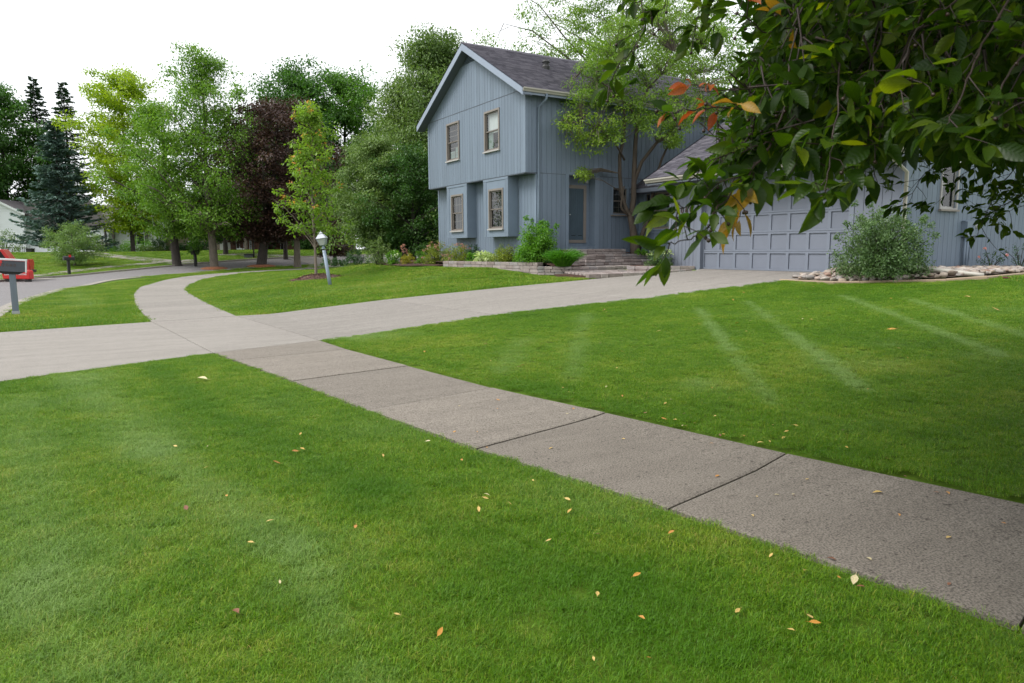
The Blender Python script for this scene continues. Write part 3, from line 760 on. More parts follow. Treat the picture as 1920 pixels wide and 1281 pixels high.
leaf = MB().box(15.13, 15.83, AY-.03, AY-.004, 1.82, 3.66).build('door_leaf', M['door'], door)
for x in np.linspace(15.19, 15.75, 7): MB().box(x-.004, x+.004, AY-.035, AY-.03, 2.02, 3.6).build('door_batten', M['door'], door)
for x in (15.3, 15.6): MB().box(x, x+.17, AY-.04, AY-.03, 1.97, 1.99).build('kick_rail', M['darkint'], door)
MB().ring([(.001, 0), (.03, .01), (.03, .03), (.001, .045)], 10).build('door_knob', M['steel'], door).location = (15.2, AY-.08, 2.7)
MB().box(14.95, 15.98, AY-.02, AY, 1.60, 1.70).build('threshold', M['siding'], door)
wl_ = MB().box(15.86, 15.98, AY-.12, AY-.051, 3.86, 3.96).build('porch_light', M['steel'], house)
window(house, (16.86, HY, 2.74), WXU, NF, .80, 1.04, frame='trim', sash='sash', muntin=(2, 2), curtain=[(0, 1, 0, 1, 'darkint')], sill_mat='tan')
# back and far side of the main block
MB().box(LX+.21, XR, YB-.15, YB-.02, .6, ZE).box(XR-.02, XR+.1, HY, YB, .6, ZE).box(LX+.3, XR-.1, HY+.3, YB-.3, 6.7, 6.75).build('wall', M['siding'], house)
MB().prism([(HY, ZE), (YB, ZE), (YR, ZR-.2)], 'x', XR-.02, XR+.1).build('gable', M['siding'], house)
# main roof: deck, shingle courses, rake boards, gutter
def shingles(parent, x0, x1, y_eave, z_eave, y_ridge, z_ridge, along='x', expo=.15, seed=1):
    """courses of tabs on a plane; along: axis parallel with the eave. eave/ridge positions given on the other axis"""
    rg = np.random.default_rng(seed); run = abs(y_ridge-y_eave); rise = z_ridge-z_eave; L = math.hypot(run, rise)
    sgn = 1 if y_ridge > y_eave else -1; n = int(L/expo); V = []; F = []
    nrm = np.array([-sgn*rise/L, run/L]); dirn = np.array([sgn*run/L, rise/L])
    for c in range(n+1):
        x = x0-rg.uniform(0, .25)
        while x < x1:
            w = rg.uniform(.16, .36); a, b = max(x, x0)+.003, min(x+w, x1)-.003; x += w
            if b-a < .02: continue
            t0, t1 = c*expo-rg.uniform(0, .012), min((c+1)*expo+.03, L); lift = .012+rg.uniform(0, .006)
            p = []
            for t, hgt in ((t0, 0), (t0, lift), (t1, .004)):
                q = np.array([y_eave, z_eave])+dirn*t+nrm*(hgt+.005); p.append(q)
            b0 = len(V)
            for q in p:
                for e in (a, b): V.append((e, q[0], q[1]) if along == 'x' else (q[0], e, q[1]))
            ff = [(b0, b0+1, b0+3), (b0, b0+3, b0+2), (b0+2, b0+3, b0+5), (b0+2, b0+5, b0+4)]
            F += ff
    o = link('shingle', tri_mesh('shingle', np.array(V), np.array(F)), M['shingle'], parent); o['kind'] = 'stuff'; return o
RX0 = HX-.354; YE = HY-.40; YE2 = YB+.40
rf = MB()
rf.prism([(YE+.06, ZE-.0), (YR, ZR-.015), (YE2-.06, ZE-.0), (YE2-.06, ZE-.09), (YR, ZR-.115), (YE+.06, ZE-.09)], 'x', RX0+.03, XR+.3)
roof = rf.build('roof', M['soffit'], house)
shingles(roof, RX0-.01, XR+.3, YE-.02, ZE-.035, YR, ZR, 'x', .15, 3)
shingles(roof, RX0-.01, XR+.3, YE2+.02, ZE-.035, YR, ZR, 'x', .15, 4)
MB().prism([(YR-.16, ZR-.07), (YR, ZR+.035), (YR+.16, ZR-.07), (YR, ZR+.01)], 'x', RX0-.015, XR+.3).build('ridge_cap', M['shingle'], roof)
for s_, nm in ((-1, 0), (1, 0)):
    yo = YR+s_*(YR-YE)
    MB().prism([(YR, ZR-.02), (YR, ZR-.27), (yo, ZE-.27), (yo, ZE-.05)], 'x', RX0, RX0+.03).build('rake_board', M['rake'], roof)
    MB().prism([(YR, ZR-.24), (YR, ZR-.26), (yo, ZE-.26), (yo, ZE-.24)], 'x', RX0+.03, HX+.016).build('soffit', M['soffit'], roof)
MB().box(RX0+.03, XR+.3, YE+.01, HY+.016, ZE-.14, ZE-.12).build('soffit', M['soffit'], roof)
MB().box(RX0+.01, XR+.3, YE+.04, YE+.06, ZE-.22, ZE-.02).build('fascia', M['rake'], roof)
def gutter(parent, a0, a1, c, z, axis, out):
    """K-style gutter profile extruded along an axis; out is the outward sign"""
    prof = [(0, 0), (.0, -.115), (.055*out, -.115), (.075*out, -.07), (.115*out, -.04), (.12*out, 0), (.105*out, .0), (.1*out, -.03), (.06*out, -.06), (.05*out, -.1), (.012*out, -.1), (.012*out, 0)]
    return MB().prism([(c+p[0], z+p[1]) for p in prof], 'x' if axis == 'x' else 'y', a0, a1).build('gutter', M['gutter'], parent)
gutter(roof, RX0+.0, XR+.2, YE+.036, ZE-.03, 'x', -1)
dsp = MB(); dsp.tube([(13.72, YE+.0, ZE-.14), (13.72, YE+.02, ZE-.3), (13.62, HY-.07, ZE-.52), (13.61, HY-.07, 3.), (13.61, HY-.07, .95)], .042, 8)
dsp.build('downspout', M['trim'], house)
for x, y, z in ((15.4, YR-1.75, 0), (17.9, YR-2.2, 0)):
    z = ZR-(YR-y)*SLOPE
    MB().ring([(.16, -.1), (.16, .05), (.12, .12), (.12, .2), (.16, .22), (.1, .3), (.001, .3)], 10, (x, y, z)).build('roof_vent', M['black'], roof)

# connecting entry wing and garage wing
G0 = .87
EX = 18.2
ew = holed(MB(), 'x', EX+.016, EX+.06, 17.1, HY, .8, 3.7, [shrink((18.56, 19.86, 2.2, 3.56)), shrink((20.06, 20.42, 2.2, 3.56))]).build('wall', M['siding_back'], house)
boards(ew, 17.1, 20.74, 1.0, lambda u: 3.6, 'x', EX+.016, -1, holes=[(18.56, 19.86, 2.2, 3.55), (20.06, 20.42, 2.2, 3.55)])
window(house, (EX, 19.86, 2.2), WY, WXN, 1.3, 1.36, frame='tan', muntin=(3, 2), curtain=[(0, 1, 0, .58, 'curtain_dim')], sill_mat='trim')
window(house, (EX, 20.42, 2.2), WY, WXN, .36, 1.36, frame='trim', muntin=None, trim=.05, sill_mat='trim')
MB().box(EX-.03, EX, 18.2, 20.74, 2.06, 2.15).build('belt_board', M['trim'], ew)
GS = .59
GE, GXR = 15.55, 19.7; GZ0 = 3.68; GZR = GZ0+GS*(GXR-GE)
er_ = MB().prism([(17.78, 3.66), (22.0, 3.66+GS*4.22), (22.0, 3.56+GS*4.22), (17.78, 3.56)], 'y', 17.2, HY+.2).build('roof', M['soffit'], house)
shingles(er_, 17.2, HY, 17.74, 3.69, 22.0, 3.69+GS*4.26, 'y', .15, 5)
MB().box(17.73, 17.76, 17.2, HY-.01, 3.54, 3.68).build('fascia', M['garage_trim'], er_)
MB().box(17.75, EX+.016, 17.2, HY-.01, 3.52, 3.54).build('soffit', M['soffit'], er_)
GX = 16.26; GD = 16.38; Y0, Y1 = 9.46, 17.07; DY0, DY1 = 10.81, 15.69
gw = MB().box(GX+.03, GX+.2, DY1+.03, Y1, .7, 3.66).box(GX+.03, GX+.2, Y0+.02, DY0-.03, .7, 3.66).box(GX+.03, GX+.2, DY0-.03, DY1+.03, 3.03, 3.66).build('wall', M['siding_back'], house)
boards(gw, DY1+.14, Y1-.1, .78, lambda u: 3.6, 'x', GX+.016, -1, mat='garage', pitch=.17)
boards(gw, Y0+.06, DY0-.14, .78, lambda u: 3.6, 'x', GX+.016, -1, mat='garage', pitch=.24)
boards(gw, DY0-.13, DY1+.13, 3.2, lambda u: 3.6, 'x', GX+.016, -1, mat='garage', pitch=.203)
MB().box(GX-.01, GX+.12, Y1-.10, Y1+.0, .75, 3.6).build('corner_board', M['garage_trim'], gw)
MB().box(GX-.01, GX+.12, DY1+.0, DY1+.135, G0-.1, 3.2).build('door_casing', M['garage_trim'], gw)
MB().box(GX-.01, GX+.12, DY0-.135, DY0, G0-.1, 3.2).build('door_casing', M['garage_trim'], gw)
MB().box(GX-.012, GX+.12, DY0, DY1, 3.0, 3.2).build('door_header', M['garage_trim'], gw)
gd = MB().box(GD+.036, GD+.07, DY0, DY1, G0-.02, 3.02).build('garage_door', M['garage'], house)
pw = (DY1-DY0)/8; ph = 2.13/4
for r in range(4):
    sec = MB()
    z0 = G0+r*ph+.004; z1 = G0+(r+1)*ph-.004; st = .05; x0, x1 = GD-.006, GD+.036
    sec.box(x0, x1, DY0+.003, DY1-.003, z0, z0+st); sec.box(x0, x1, DY0+.003, DY1-.003, z1-st, z1)
    for c in range(9):
        y = DY0+c*pw; hw = .045
        sec.box(x0, x1, max(DY0+.003, y-hw), min(DY1-.003, y+hw), z0+st, z1-st)
    so = sec.build('door_section', M['garage_trim'], gd)
for r in range(4):
    for c in range(8):
        y0 = DY0+c*pw+.05; y1 = DY0+(c+1)*pw-.05; z0 = G0+r*ph+.058; z1 = G0+(r+1)*ph-.058
        MB().box(GD+.024, GD+.034, y0, y1, z0, z1).build('door_panel', M['garage'], gd)
MB().box(GX, GD+.04, DY0, DY1, G0-.03, G0-.006).build('door_sill', M['drive'], gd)
# garage side wall (towards the right) with its gable, window, foundation
swin = (17.76, 18.54, 2.4, 3.62)
sw = holed(MB(), 'y', Y0+.016, Y0+.06, GX+.12, 23.2, 1.0, GZ0-.06, [shrink(swin)]).prism([(GX+.1, GZ0-.06), (23.2, GZ0-.06), (23.2, GZ0), (GXR, GZR-.15), (GX+.1, GZ0+.2)], 'y', Y0+.016, Y0+.2).build('wall', M['siding_back'], house)
gtop2 = lambda u: min(GZ0+GS*(u-GE), GZR-GS*(u-GXR))-.14
swin = (17.76, 18.54, 2.4, 3.62)
boards(sw, GX+.14, 23.2, 1.01, gtop2, 'y', Y0+.016, -1, holes=[swin])
MB().box(GX-.01, GX+.13, Y0-.012, Y0+.06, .78, 3.62).build('corner_board', M['trim'], sw)
MB().box(GX+.06, 23.2, Y0+.02, Y0+.2, .6, 1.0).build('foundation', M['concrete_base'], house)
window(house, (17.76, Y0, 2.41), WXU, NF, .78, 1.21, frame='sill', muntin=None, trim=.05, sash='sill', sill_mat='tan')
MB().box(GX+.2, 23.1, Y1-.1, Y1+.0, .7, 3.66).box(23.1, 23.2, Y0, HY, .7, 3.66).build('wall', M['siding'], house)
gr = MB().prism([(GE+.05, GZ0-.03), (GXR, GZR-.01), (GXR+4.3, GZR-.01-GS*4.3), (GXR+4.3, GZR-.11-GS*4.3), (GXR, GZR-.11), (GE+.05, GZ0-.13)], 'y', 9.08, 17.43).build('roof', M['soffit'], house)
shingles(gr, 9.06, 17.45, GE, GZ0-.0, GXR, GZR, 'y', .15, 6)
shingles(gr, 9.06, 17.45, GXR+4.3, GZR-GS*4.3, GXR, GZR, 'y', .15, 7)
for y in (9.05, 17.43):
    MB().prism([(GE+.02, GZ0-.19), (GXR, GZR-.2), (GXR, GZR-.02), (GE+.02, GZ0-.02)], 'y', y, y+.025).build('rake_board', M['garage_trim'], gr)
gutter(gr, 9.07, 17.44, GE+.035, GZ0-.015, 'y', -1)
MB().box(GE+.035, GX+.03, 9.1, 17.4, GZ0-.15, GZ0-.13).build('soffit', M['soffit'], gr)
MB().box(GE+.035, GE+.055, 9.1, 17.4, GZ0-.2, GZ0-.02).build('fascia', M['garage_trim'], gr)
ds = MB().tube([(GE+.0, 9.36, GZ0-.12), (GE+.02, 9.36, GZ0-.22), (GX-.05, 9.40, 3.2), (GX-.05, 9.40, 1.15), (GX-.12, 9.3, 1.06), (15.9, 9.0, 1.04)], .045, 8)
ds.build('downspout', M['gutter'], house)
# house number
for i, ch in enumerate('2060'):
    y = 16.68-i*.185
    glyph('numeral', ch, .26, .012, M['number'], house, Matrix(((0, 0, -1, GX-.012), (-1, 0, 0, y), (0, 1, 0, 2.595), (0, 0, 0, 1))))
# electric meter with its pipes on the side wall
mtr = thing('electric_meter', 'blue-grey electric meter box with two pipes on the garage side wall', 'meter', None, (19.03, Y0, .8))
ml = Matrix.Identity(4)
def local(o, t): o.parent = t; o.matrix_parent_inverse = Matrix.Translation(-Vector(t.location)); return o
local(MB().box(18.85, 19.22, Y0-.14, Y0-.002, 1.76, 2.13).build('meter_box', M['trim']), mtr)
local(MB().box(18.83, 19.42, Y0-.10, Y0-.003, 2.131, 2.15).build('meter_hood', M['trim']), mtr)
gl = MB(wall_mtx((19.34, Y0-.0, 2.03), WXU, NF)); gl.tube([(0, .005, 0), (0, .10, 0), (0, .14, 0)], [.085, .085, .05], 14); local(gl.build('meter_glass', M['steel']), mtr)
for x, r in ((18.95, .028), (19.06, .035)): local(MB().tube([(x, Y0-.06, 1.76), (x, Y0-.06, .75)], r, 8).build('pipe', M['trim']), mtr)
local(MB().tube([(19.2, Y0-.06, 1.5), (19.2, Y0-.06, 1.2), (19.16, Y0-.06, 1.1), (19.16, Y0-.06, .8)], .022, 8).build('pipe', M['siding']), mtr)
ex = tag(MB().tube([(15.05, 8.62, 1.09), (15.2, 8.4, 1.06), (15.5, 7.45, .95), (15.53, 7.3, .93)], .045, 10).build('drain_pipe', M['gutter']), 'white downspout extension pipe lying over the river stones', 'pipe')

# ------------------------------------------------------------------ paver steps and low garden walls
def rounded_block(seed):
    bm = bmesh.new(); bmesh.ops.create_cube(bm, size=1.0)
    bmesh.ops.bevel(bm, geom=bm.edges[:]+bm.verts[:], offset=.045, segments=1, affect='EDGES', profile=.5)
    rg = np.random.default_rng(seed)
    for v in bm.verts: v.co += Vector(rg.normal(0, .012, 3))
    me = bpy.data.meshes.new('paver_block'); bm.to_mesh(me); bm.free(); me.materials.append(M['paver']); return me
BLK = [rounded_block(s) for s in range(5)]
def block(parent, c, sx, sy, sz, rz, name='paver_block'):
    o = bpy.data.objects.new(name, BLK[rng.integers(len(BLK))]); COL.objects.link(o)
    o.location = c; o.scale = (sx, sy, sz); o.rotation_euler = (0, 0, rz+(math.pi if rng.random() < .5 else 0)); o.parent = parent; return o
def course(parent, p0, p1, z, hgt, depth, lo=.2, hi=.46, slope=0.0):
    """one row of blocks from p0 to p1 whose top is at z; front face on the line, body behind on the left of p0->p1"""
    a = np.array(p0, float); b = np.array(p1, float); L = np.linalg.norm(b-a); d = (b-a)/L; n = np.array([-d[1], d[0]]); t = 0
    while t < L-.02:
        w = min(rng.uniform(lo, hi), L-t)
        if L-t-w < .1: w = L-t
        c = a+d*(t+w/2)+n*(depth/2+rng.uniform(-.008, .008))
        block(parent, (c[0], c[1], z+slope*(t/L)-hgt/2+rng.uniform(-.004, .004)), w-.008, depth, hgt-.006, math.atan2(d[1], d[0]))
        t += w
steps = thing('paver_steps', 'tumbled grey-brown paver steps climbing to the blue front door', 'steps', None, (14.5, 17.5, .7))
sinv = Matrix.Translation(-Vector(steps.location))
stp = bpy.data.objects  # blocks are children; positions are given in world space
class SP: pass
def W2(parent):
    return parent
def adopt(o0, parent):
    for o in list(COL.objects)[o0:]:
        if o.parent is parent and o.matrix_parent_inverse == Matrix.Identity(4): o.matrix_parent_inverse = Matrix.Translation(-Vector(parent.location))
n0 = len(COL.objects)
# filled cores so that nothing shows through the joints
core = MB()
core.prism([(12.95, 16.55), (15.6, 15.5), (16.15, 15.85), (16.2, 17.4), (13.9, 18.9), (12.85, 18.6)], 'z', .45, .70)
core.prism([(13.0, 19.5), (13.9, 18.62), (17.0, 18.3), (18.1, 18.4), (18.1, 20.6), (13.7, 20.6)], 'z', .45, .88)
core.box(14.7, 17.9, 19.42, 20.7, .6, 1.07).box(14.75, 17.8, 19.78, 20.7, .6, 1.26).box(14.5, 17.0, 20.18, 20.72, .6, 1.45)
core.build('core', M['mulch'], steps)
# lowest terrace beside the driveway
course(steps, (12.62, 16.52), (14.2, 15.98), .765, .13, .30, slope=.045)
course(steps, (14.2, 15.98), (15.7, 15.45), .81, .12, .30, slope=.07)
for k in range(7): course(steps, (12.85+.06*k, 16.80+.27*k), (16.1, 15.85+.27*k if k < 5 else 16.9+.1*k), .75+.006*k, .07, .262, .25, .5, .05)
# second terrace, front on a broken line, two courses
for z in (.93, .838, .747): course(steps, (12.70, 19.36), (13.82, 18.42), z, .09, .28); course(steps, (13.82, 18.42), (16.6, 18.22), z, .09, .28)
for k in range(4): course(steps, (13.9, 18.72+.24*k), (17.6, 18.5+.24*k), .925, .07, .235, .25, .5)
# upper risers
for z in (1.12, 1.027): course(steps, (14.62, 19.30), (17.55, 19.30), z, .09, .32)
for z in (1.31, 1.217): course(steps, (14.92, 19.66), (17.75, 19.66), z, .09, .32)
for z in (1.49, 1.40): course(steps, (14.52, 20.06), (17.02, 20.06), z, .09, .32)
course(steps, (14.6, 20.38), (17.02, 20.38), 1.485, .08, .35)
# stepped cheek on the left
for z, x in ((1.40, 14.1), (1.31, 14.25), (1.217, 14.28), (1.12, 14.05), (1.027, 14.1)): course(steps, (x, 19.86 if z > 1.2 else 19.5), (14.92, 19.64 if z > 1.2 else 19.28), z, .09, .28)
adopt(n0, steps)
gw1 = thing('garden_wall', 'low two-course paver wall holding the flower bed by the lawn', 'garden wall', None, (12.3, 22, .8)); n0 = len(COL.objects)
for z, h in ((1.05, .11), (.94, .11), (.83, .11), (.72, .11)): course(gw1, (12.2, 25.4), (12.22, 24.2), z, h, .26, .3, .5); course(gw1, (12.22, 24.2), (12.95, 19.75), z, h, .26, .3, .5)
adopt(n0, gw1)
gw2 = thing('garden_wall', 'low paver wall round the mulch bed at the left garage corner', 'garden wall', None, (15.6, 16.5, .8)); n0 = len(COL.objects)
course(gw2, (14.75, 17.35), (15.35, 16.55), .95, .10, .26); course(gw2, (15.35, 16.55), (16.22, 15.86), .96, .10, .26)
course(gw2, (14.75, 17.35), (15.35, 16.55), .85, .10, .26); course(gw2, (15.35, 16.55), (16.22, 15.86), .86, .10, .26)
adopt(n0, gw2)
def mulch_bed(name, poly, zf, label, chips=0):
    b = MB(); n = len(poly); c = np.mean(np.array(poly), 0)
    me = bpy.data.meshes.new(name); bm = bmesh.new()
    vs_ = [bm.verts.new((x, y, 0)) for x, y in poly]; bm.faces.new(vs_)
    bmesh.ops.triangulate(bm, faces=bm.faces[:]); bmesh.ops.subdivide_edges(bm, edges=bm.edges[:], cuts=5, use_grid_fill=True)
    bmesh.ops.triangulate(bm, faces=bm.faces[:])
    for v in bm.verts: v.co.z = zf(v.co.x, v.co.y)+rng.normal(0, .012)
    bm.normal_update()
    bm.to_mesh(me); bm.free()
    if me.polygons[0].normal.z < 0: me.flip_normals()
    o = tag(link(name, me, M['mulch']), label, None, None, 'structure')
    if chips:
        p = np.array(poly); x = rng.uniform(p[:, 0].min(), p[:, 0].max(), chips); y = rng.uniform(p[:, 1].min(), p[:, 1].max(), chips)
        ok = inside(x, y, poly); x, y = x[ok], y[ok]; n = len(x)
        P = np.stack([x, y, np.array([zf(a, b_) for a, b_ in zip(x, y)])+.012], 1)
        me = leaf_cloud('mulch_chip', P, rnd(n)*[1, 1, .25], rnd(n)*.4+[0, 0, 1], rng.uniform(.03, .08, n), rng.uniform(.015, .03, n), .2)
        tag(link('mulch_chip', me, M['chip'], o), kind='stuff')
    return o
mulch_bed('mulch_bed', [(12.42, 25.5), (12.42, 24.2), (13.1, 19.9), (14.0, 18.9), (15.0, 19.4), (14.9, 20.76), (13.55, 20.76), (13.55, 28.5), (12.7, 28)], lambda x, y: 1.0 if y > 19.6 else .94, 'brown bark mulch bed behind the low wall', 1500)
mulch_bed('mulch_bed', BED_B, lambda x, y: h1(x, y)+.02, 'brown mulch bed edging the lawn beside the house', 1200)
mulch_bed('mulch_bed', [(14.95, 17.4), (15.5, 16.75), (16.26, 16.1), (16.26, 17.07), (18.2, 17.08), (18.2, 18.4), (15.6, 18.2)], lambda x, y: .93, 'small mulch bed between the steps and the garage', 700)
mulch_bed('mulch_bed', [(17.05, 20.0), (18.15, 19.95), (18.15, 20.7), (17.05, 20.72)], lambda x, y: 1.34, 'small raised mulch bed round the multi-stem tree', 200)
# mulch ring round the young maple
ring = bpy.data.meshes.new('mulch_ring'); bm = bmesh.new()
for r_i in range(6):
    for j in range(24):
        r = [0.001, .3, .6, .85, 1.02, 1.12][r_i]; t = j/24*2*math.pi
        x, y = RING_C[0]+r*1.0*math.cos(t), RING_C[1]+r*math.sin(t)
        bm.verts.new((x, y, h1(x, y)+[.17, .15, .10, .05, .015, -.05][r_i]+rng.normal(0, .008)))
bm.verts.ensure_lookup_table()
for r_i in range(5):
    for j in range(24): bm.faces.new((bm.verts[r_i*24+j], bm.verts[(r_i+1)*24+j], bm.verts[(r_i+1)*24+(j+1) % 24], bm.verts[r_i*24+(j+1) % 24]))
bm.to_mesh(ring); bm.free()
if ring.polygons[0].normal.z < 0: ring.flip_normals()
mr = tag(link('mulch_ring', ring, M['mulch']), 'mound of brown bark mulch round the young maple', None, None, 'structure')
n = 1500; rr = np.sqrt(rng.random(n))*1.12; tt = rng.uniform(0, 6.283, n); x = RING_C[0]+rr*np.cos(tt); y = RING_C[1]+rr*np.sin(tt)
P = np.stack([x, y, H(x, y)+.17*(1-sm(.2, 1.1, rr))+.01], 1)
tag(link('mulch_chip', leaf_cloud('mulch_chip', P, rnd(n)*[1, 1, .3], rnd(n)*.4+[0, 0, 1], rng.uniform(.04, .1, n), rng.uniform(.02, .04, n), .2), M['chip'], mr), kind='stuff')

# ------------------------------------------------------------------ river stones inside timber edging
edge = thing('timber_edging', 'weathered landscape timbers edging the river stones in front of the shrub', 'edging', None, (14.5, 8.5, .75)); n0 = len(COL.objects)
EP = [(14.08, 11.05), (13.75, 9.38), (15.02, 7.72), (15.62, 7.10)]
EP = [(14.08, 11.05), (13.74, 9.40), (14.02, 8.98), (14.95, 7.72), (15.42, 7.18)]
def timber(p0, p1, z0, z1, w=.09, h=.13):
    a, b = np.array(p0), np.array(p1); d = b-a; L = np.linalg.norm(d); d /= L; n = np.array([-d[1], d[0]])
    o = MB()
    pts = [(0, -h), (w, -h), (w, -.012), (w-.012, 0), (.012, 0), (0, -.012)]
    V = [(a[0]+n[0]*q[0]+d[0]*.004, a[1]+n[1]*q[0]+d[1]*.004, z0+q[1]) for q in pts]+[(b[0]+n[0]*q[0]-d[0]*.004, b[1]+n[1]*q[0]-d[1]*.004, z1+q[1]) for q in pts]
    k = len(pts); o.add(V, [tuple(range(k))[::-1], tuple(range(k, 2*k))]+[(i, (i+1) % k, (i+1) % k+k, i+k) for i in range(k)])
    return o.build('timber', M['timber'], edge)
timber(EP[0], EP[1], h1(*EP[0])+.03, h1(*EP[1])+.07); timber(EP[1], EP[2], .785, .80); timber(EP[2], EP[3], .80, .86)
timber(EP[3], EP[4], .865, .93, .10, .15); timber(EP[4], (17.6, 7.35), .92, .95); timber((17.6, 7.35), (24, 7.5), .95, .95)
adopt(n0, edge)
def stone_mesh(seed):
    bm = bmesh.new(); bmesh.ops.create_icosphere(bm, subdivisions=2, radius=.5); rg = np.random.default_rng(seed)
    k = [rg.normal(size=3) for _ in range(4)]; am = rg.uniform(.05, .16, 4)
    for v in bm.verts:
        d = np.array(v.co)*2; s = 1+sum(a*math.sin(2.2*float(d@q)+i) for i, (q, a) in enumerate(zip(k, am))); v.co = v.co*s
    me = bpy.data.meshes.new('river_stone'); bm.to_mesh(me); bm.free(); me.polygons.foreach_set('use_smooth', [True]*len(me.polygons)); me.materials.append(M['river']); return me
SM = [stone_mesh(s) for s in range(10)]
rocks = thing('stone_bed', 'bed of rounded tan river stones along the garage corner', 'stones', None, (15, 9, .8))
rocks['kind'] = 'structure'; del rocks['category']
rin = [(14.2, 10.85), (13.95, 9.42), (14.98, 7.98), (15.58, 7.35), (18.0, 7.55), (24.2, 7.65), (24.2, 9.4), (16.2, 9.4), (16.2, 10.65)]
bed_z = lambda x, y: max(h1(x, y), .72)+.055+.06*min(1, max(0, (x-13.9)/1.5))
pts = []
x = rng.uniform(13.9, 19.5, 5200); y = rng.uniform(7.3, 10.9, 5200); ok = inside(x, y, rin); x, y = x[ok], y[ok]
kept = []
cell = {}
for a, b in zip(x, y):
    s = rng.uniform(.09, .19); key = (int(a/.2), int(b/.2)); good = True
    for i in (-1, 0, 1):
        for j in (-1, 0, 1):
            for (c, d, e) in cell.get((key[0]+i, key[1]+j), ()):
                if (a-c)**2+(b-d)**2 < (.36*(s+e))**2: good = False
    if good: cell.setdefault(key, []).append((a, b, s)); kept.append((a, b, s))
kept.sort(key=lambda q: -q[2]/math.hypot(q[0], q[1])**.8)
n0 = len(COL.objects)
far_v, far_f = [], []
for i, (a, b, s) in enumerate(kept):
    z = bed_z(a, b)+rng.uniform(-.01, .03)
    sc = (s*rng.uniform(.8, 1.25), s*rng.uniform(.75, 1.1), s*rng.uniform(.42, .66)); ro = (rng.uniform(-.4, .4), rng.uniform(-.4, .4), rng.uniform(0, 6.28))
    me = SM[rng.integers(len(SM))]
    if i < 290:
        o = bpy.data.objects.new('river_stone', me); COL.objects.link(o); o.location = (a, b, z); o.scale = sc; o.rotation_euler = ro; o.parent = rocks
    else:
        mm = Matrix.LocRotScale(Vector((a, b, z)), __import__('mathutils').Euler(ro), Vector(sc)); b0 = len(far_v)
        far_v += [tuple(mm @ v.co) for v in me.vertices]; far_f += [tuple(v+b0 for v in p.vertices) for p in me.polygons]
adopt(n0, rocks)
me = tri_mesh('river_stone', np.array(far_v), np.array(far_f)); me.polygons.foreach_set('use_smooth', [True]*len(far_f))
o = tag(link('river_stone', me, M['river'], rocks), kind='stuff'); o.matrix_parent_inverse = sinv if False else Matrix.Translation(-Vector(rocks.location))
bb = MB(); 
me = bpy.data.meshes.new('stone_base'); bm = bmesh.new(); bm.faces.new([bm.verts.new((a, b, bed_z(a, b)-.02)) for a, b in rin]); bm.to_mesh(me); bm.free()
if me.polygons[0].normal.z < 0: me.flip_normals()
o = link('base', me, M['river'], rocks); o.matrix_parent_inverse = Matrix.Translation(-Vector(rocks.location))
tag(MB().tube([(15.55, 6.95, .90), (15.9, 6.9, .885), (16.6, 6.7, .885), (17.6, 6.62, .885), (19, 6.8, .885), (20.5, 6.5, .885)], .018, 6).build('garden_hose', M['hose']), 'maroon garden hose lying on the grass past the timber edging', 'hose')

# ------------------------------------------------------------------ lamp post, mailboxes
lp = thing('lamp_post', 'leaning pale blue lamp post with glass lantern on the front lawn', 'lamp post', None, (7.46, 24.64, .24))
lb = Vector((0, 0, 0)); lt = Vector((-.165, .10, 1.38)); ax = (lt-lb).normalized()
tilt = ax.to_track_quat('Z', 'Y').to_matrix().to_4x4()
lm = MB(Matrix.Translation(Vector((0, 0, -.1))) @ tilt); lm.ring([(.062, 0), (.062, .5), (.058, 1.36)], 14, smooth=True); lm.build('post', M['lamp_blue'], lp)
T = Matrix.Translation(lt+Vector((0, 0, -.12))) @ tilt @ Matrix.Scale(.82, 4)
b = MB(T); b.ring([(.075, .04), (.075, .07), (.05, .1), (.06, .16), (.10, .18), (.13, .20)], 14); b.build('collar', M['lamp_blue'], lp)
b = MB(T); b.tube([(-.14, 0, -.10), (.14, 0, -.10)], .012, 6); b.ring([(.07, -.14), (.07, -.11)], 12); b.build('ladder_bar', M['lamp_roof'], lp)
b = MB(T)
def taper(b, r0, z0, r1, z1, k=4, bars=False):
    for j in range(k):
        t = math.pi/4+j*2*math.pi/k
        if bars: b.tube([(r0*math.cos(t), r0*math.sin(t), z0), (r1*math.cos(t), r1*math.sin(t), z1)], .010, 5)
taper(b, .165, .20, .255, .48, 4, True); b.build('lantern_frame', M['lamp_blue'], lp)
b = MB(T); b.ring([(.155, .205), (.245, .475)], 4, rot=math.pi/4); gl_ = b.build('lantern_glass', M['lamp_glass'], lp)
b = MB(T); b.ring([(.02, .2), (.02, .27), (.06, .29), (.075, .36), (.05, .42), (.001, .44)], 12, smooth=True); b.build('bulb', M['white'], lp)
b = MB(T); b.ring([(.29, .475), (.30, .49), (.15, .655), (.085, .665), (.085, .70), (.10, .705), (.06, .74), (.02, .75), (.014, .80), (.001, .82)], 4, rot=math.pi/4); b.build('lantern_roof', M['lamp_roof'], lp)

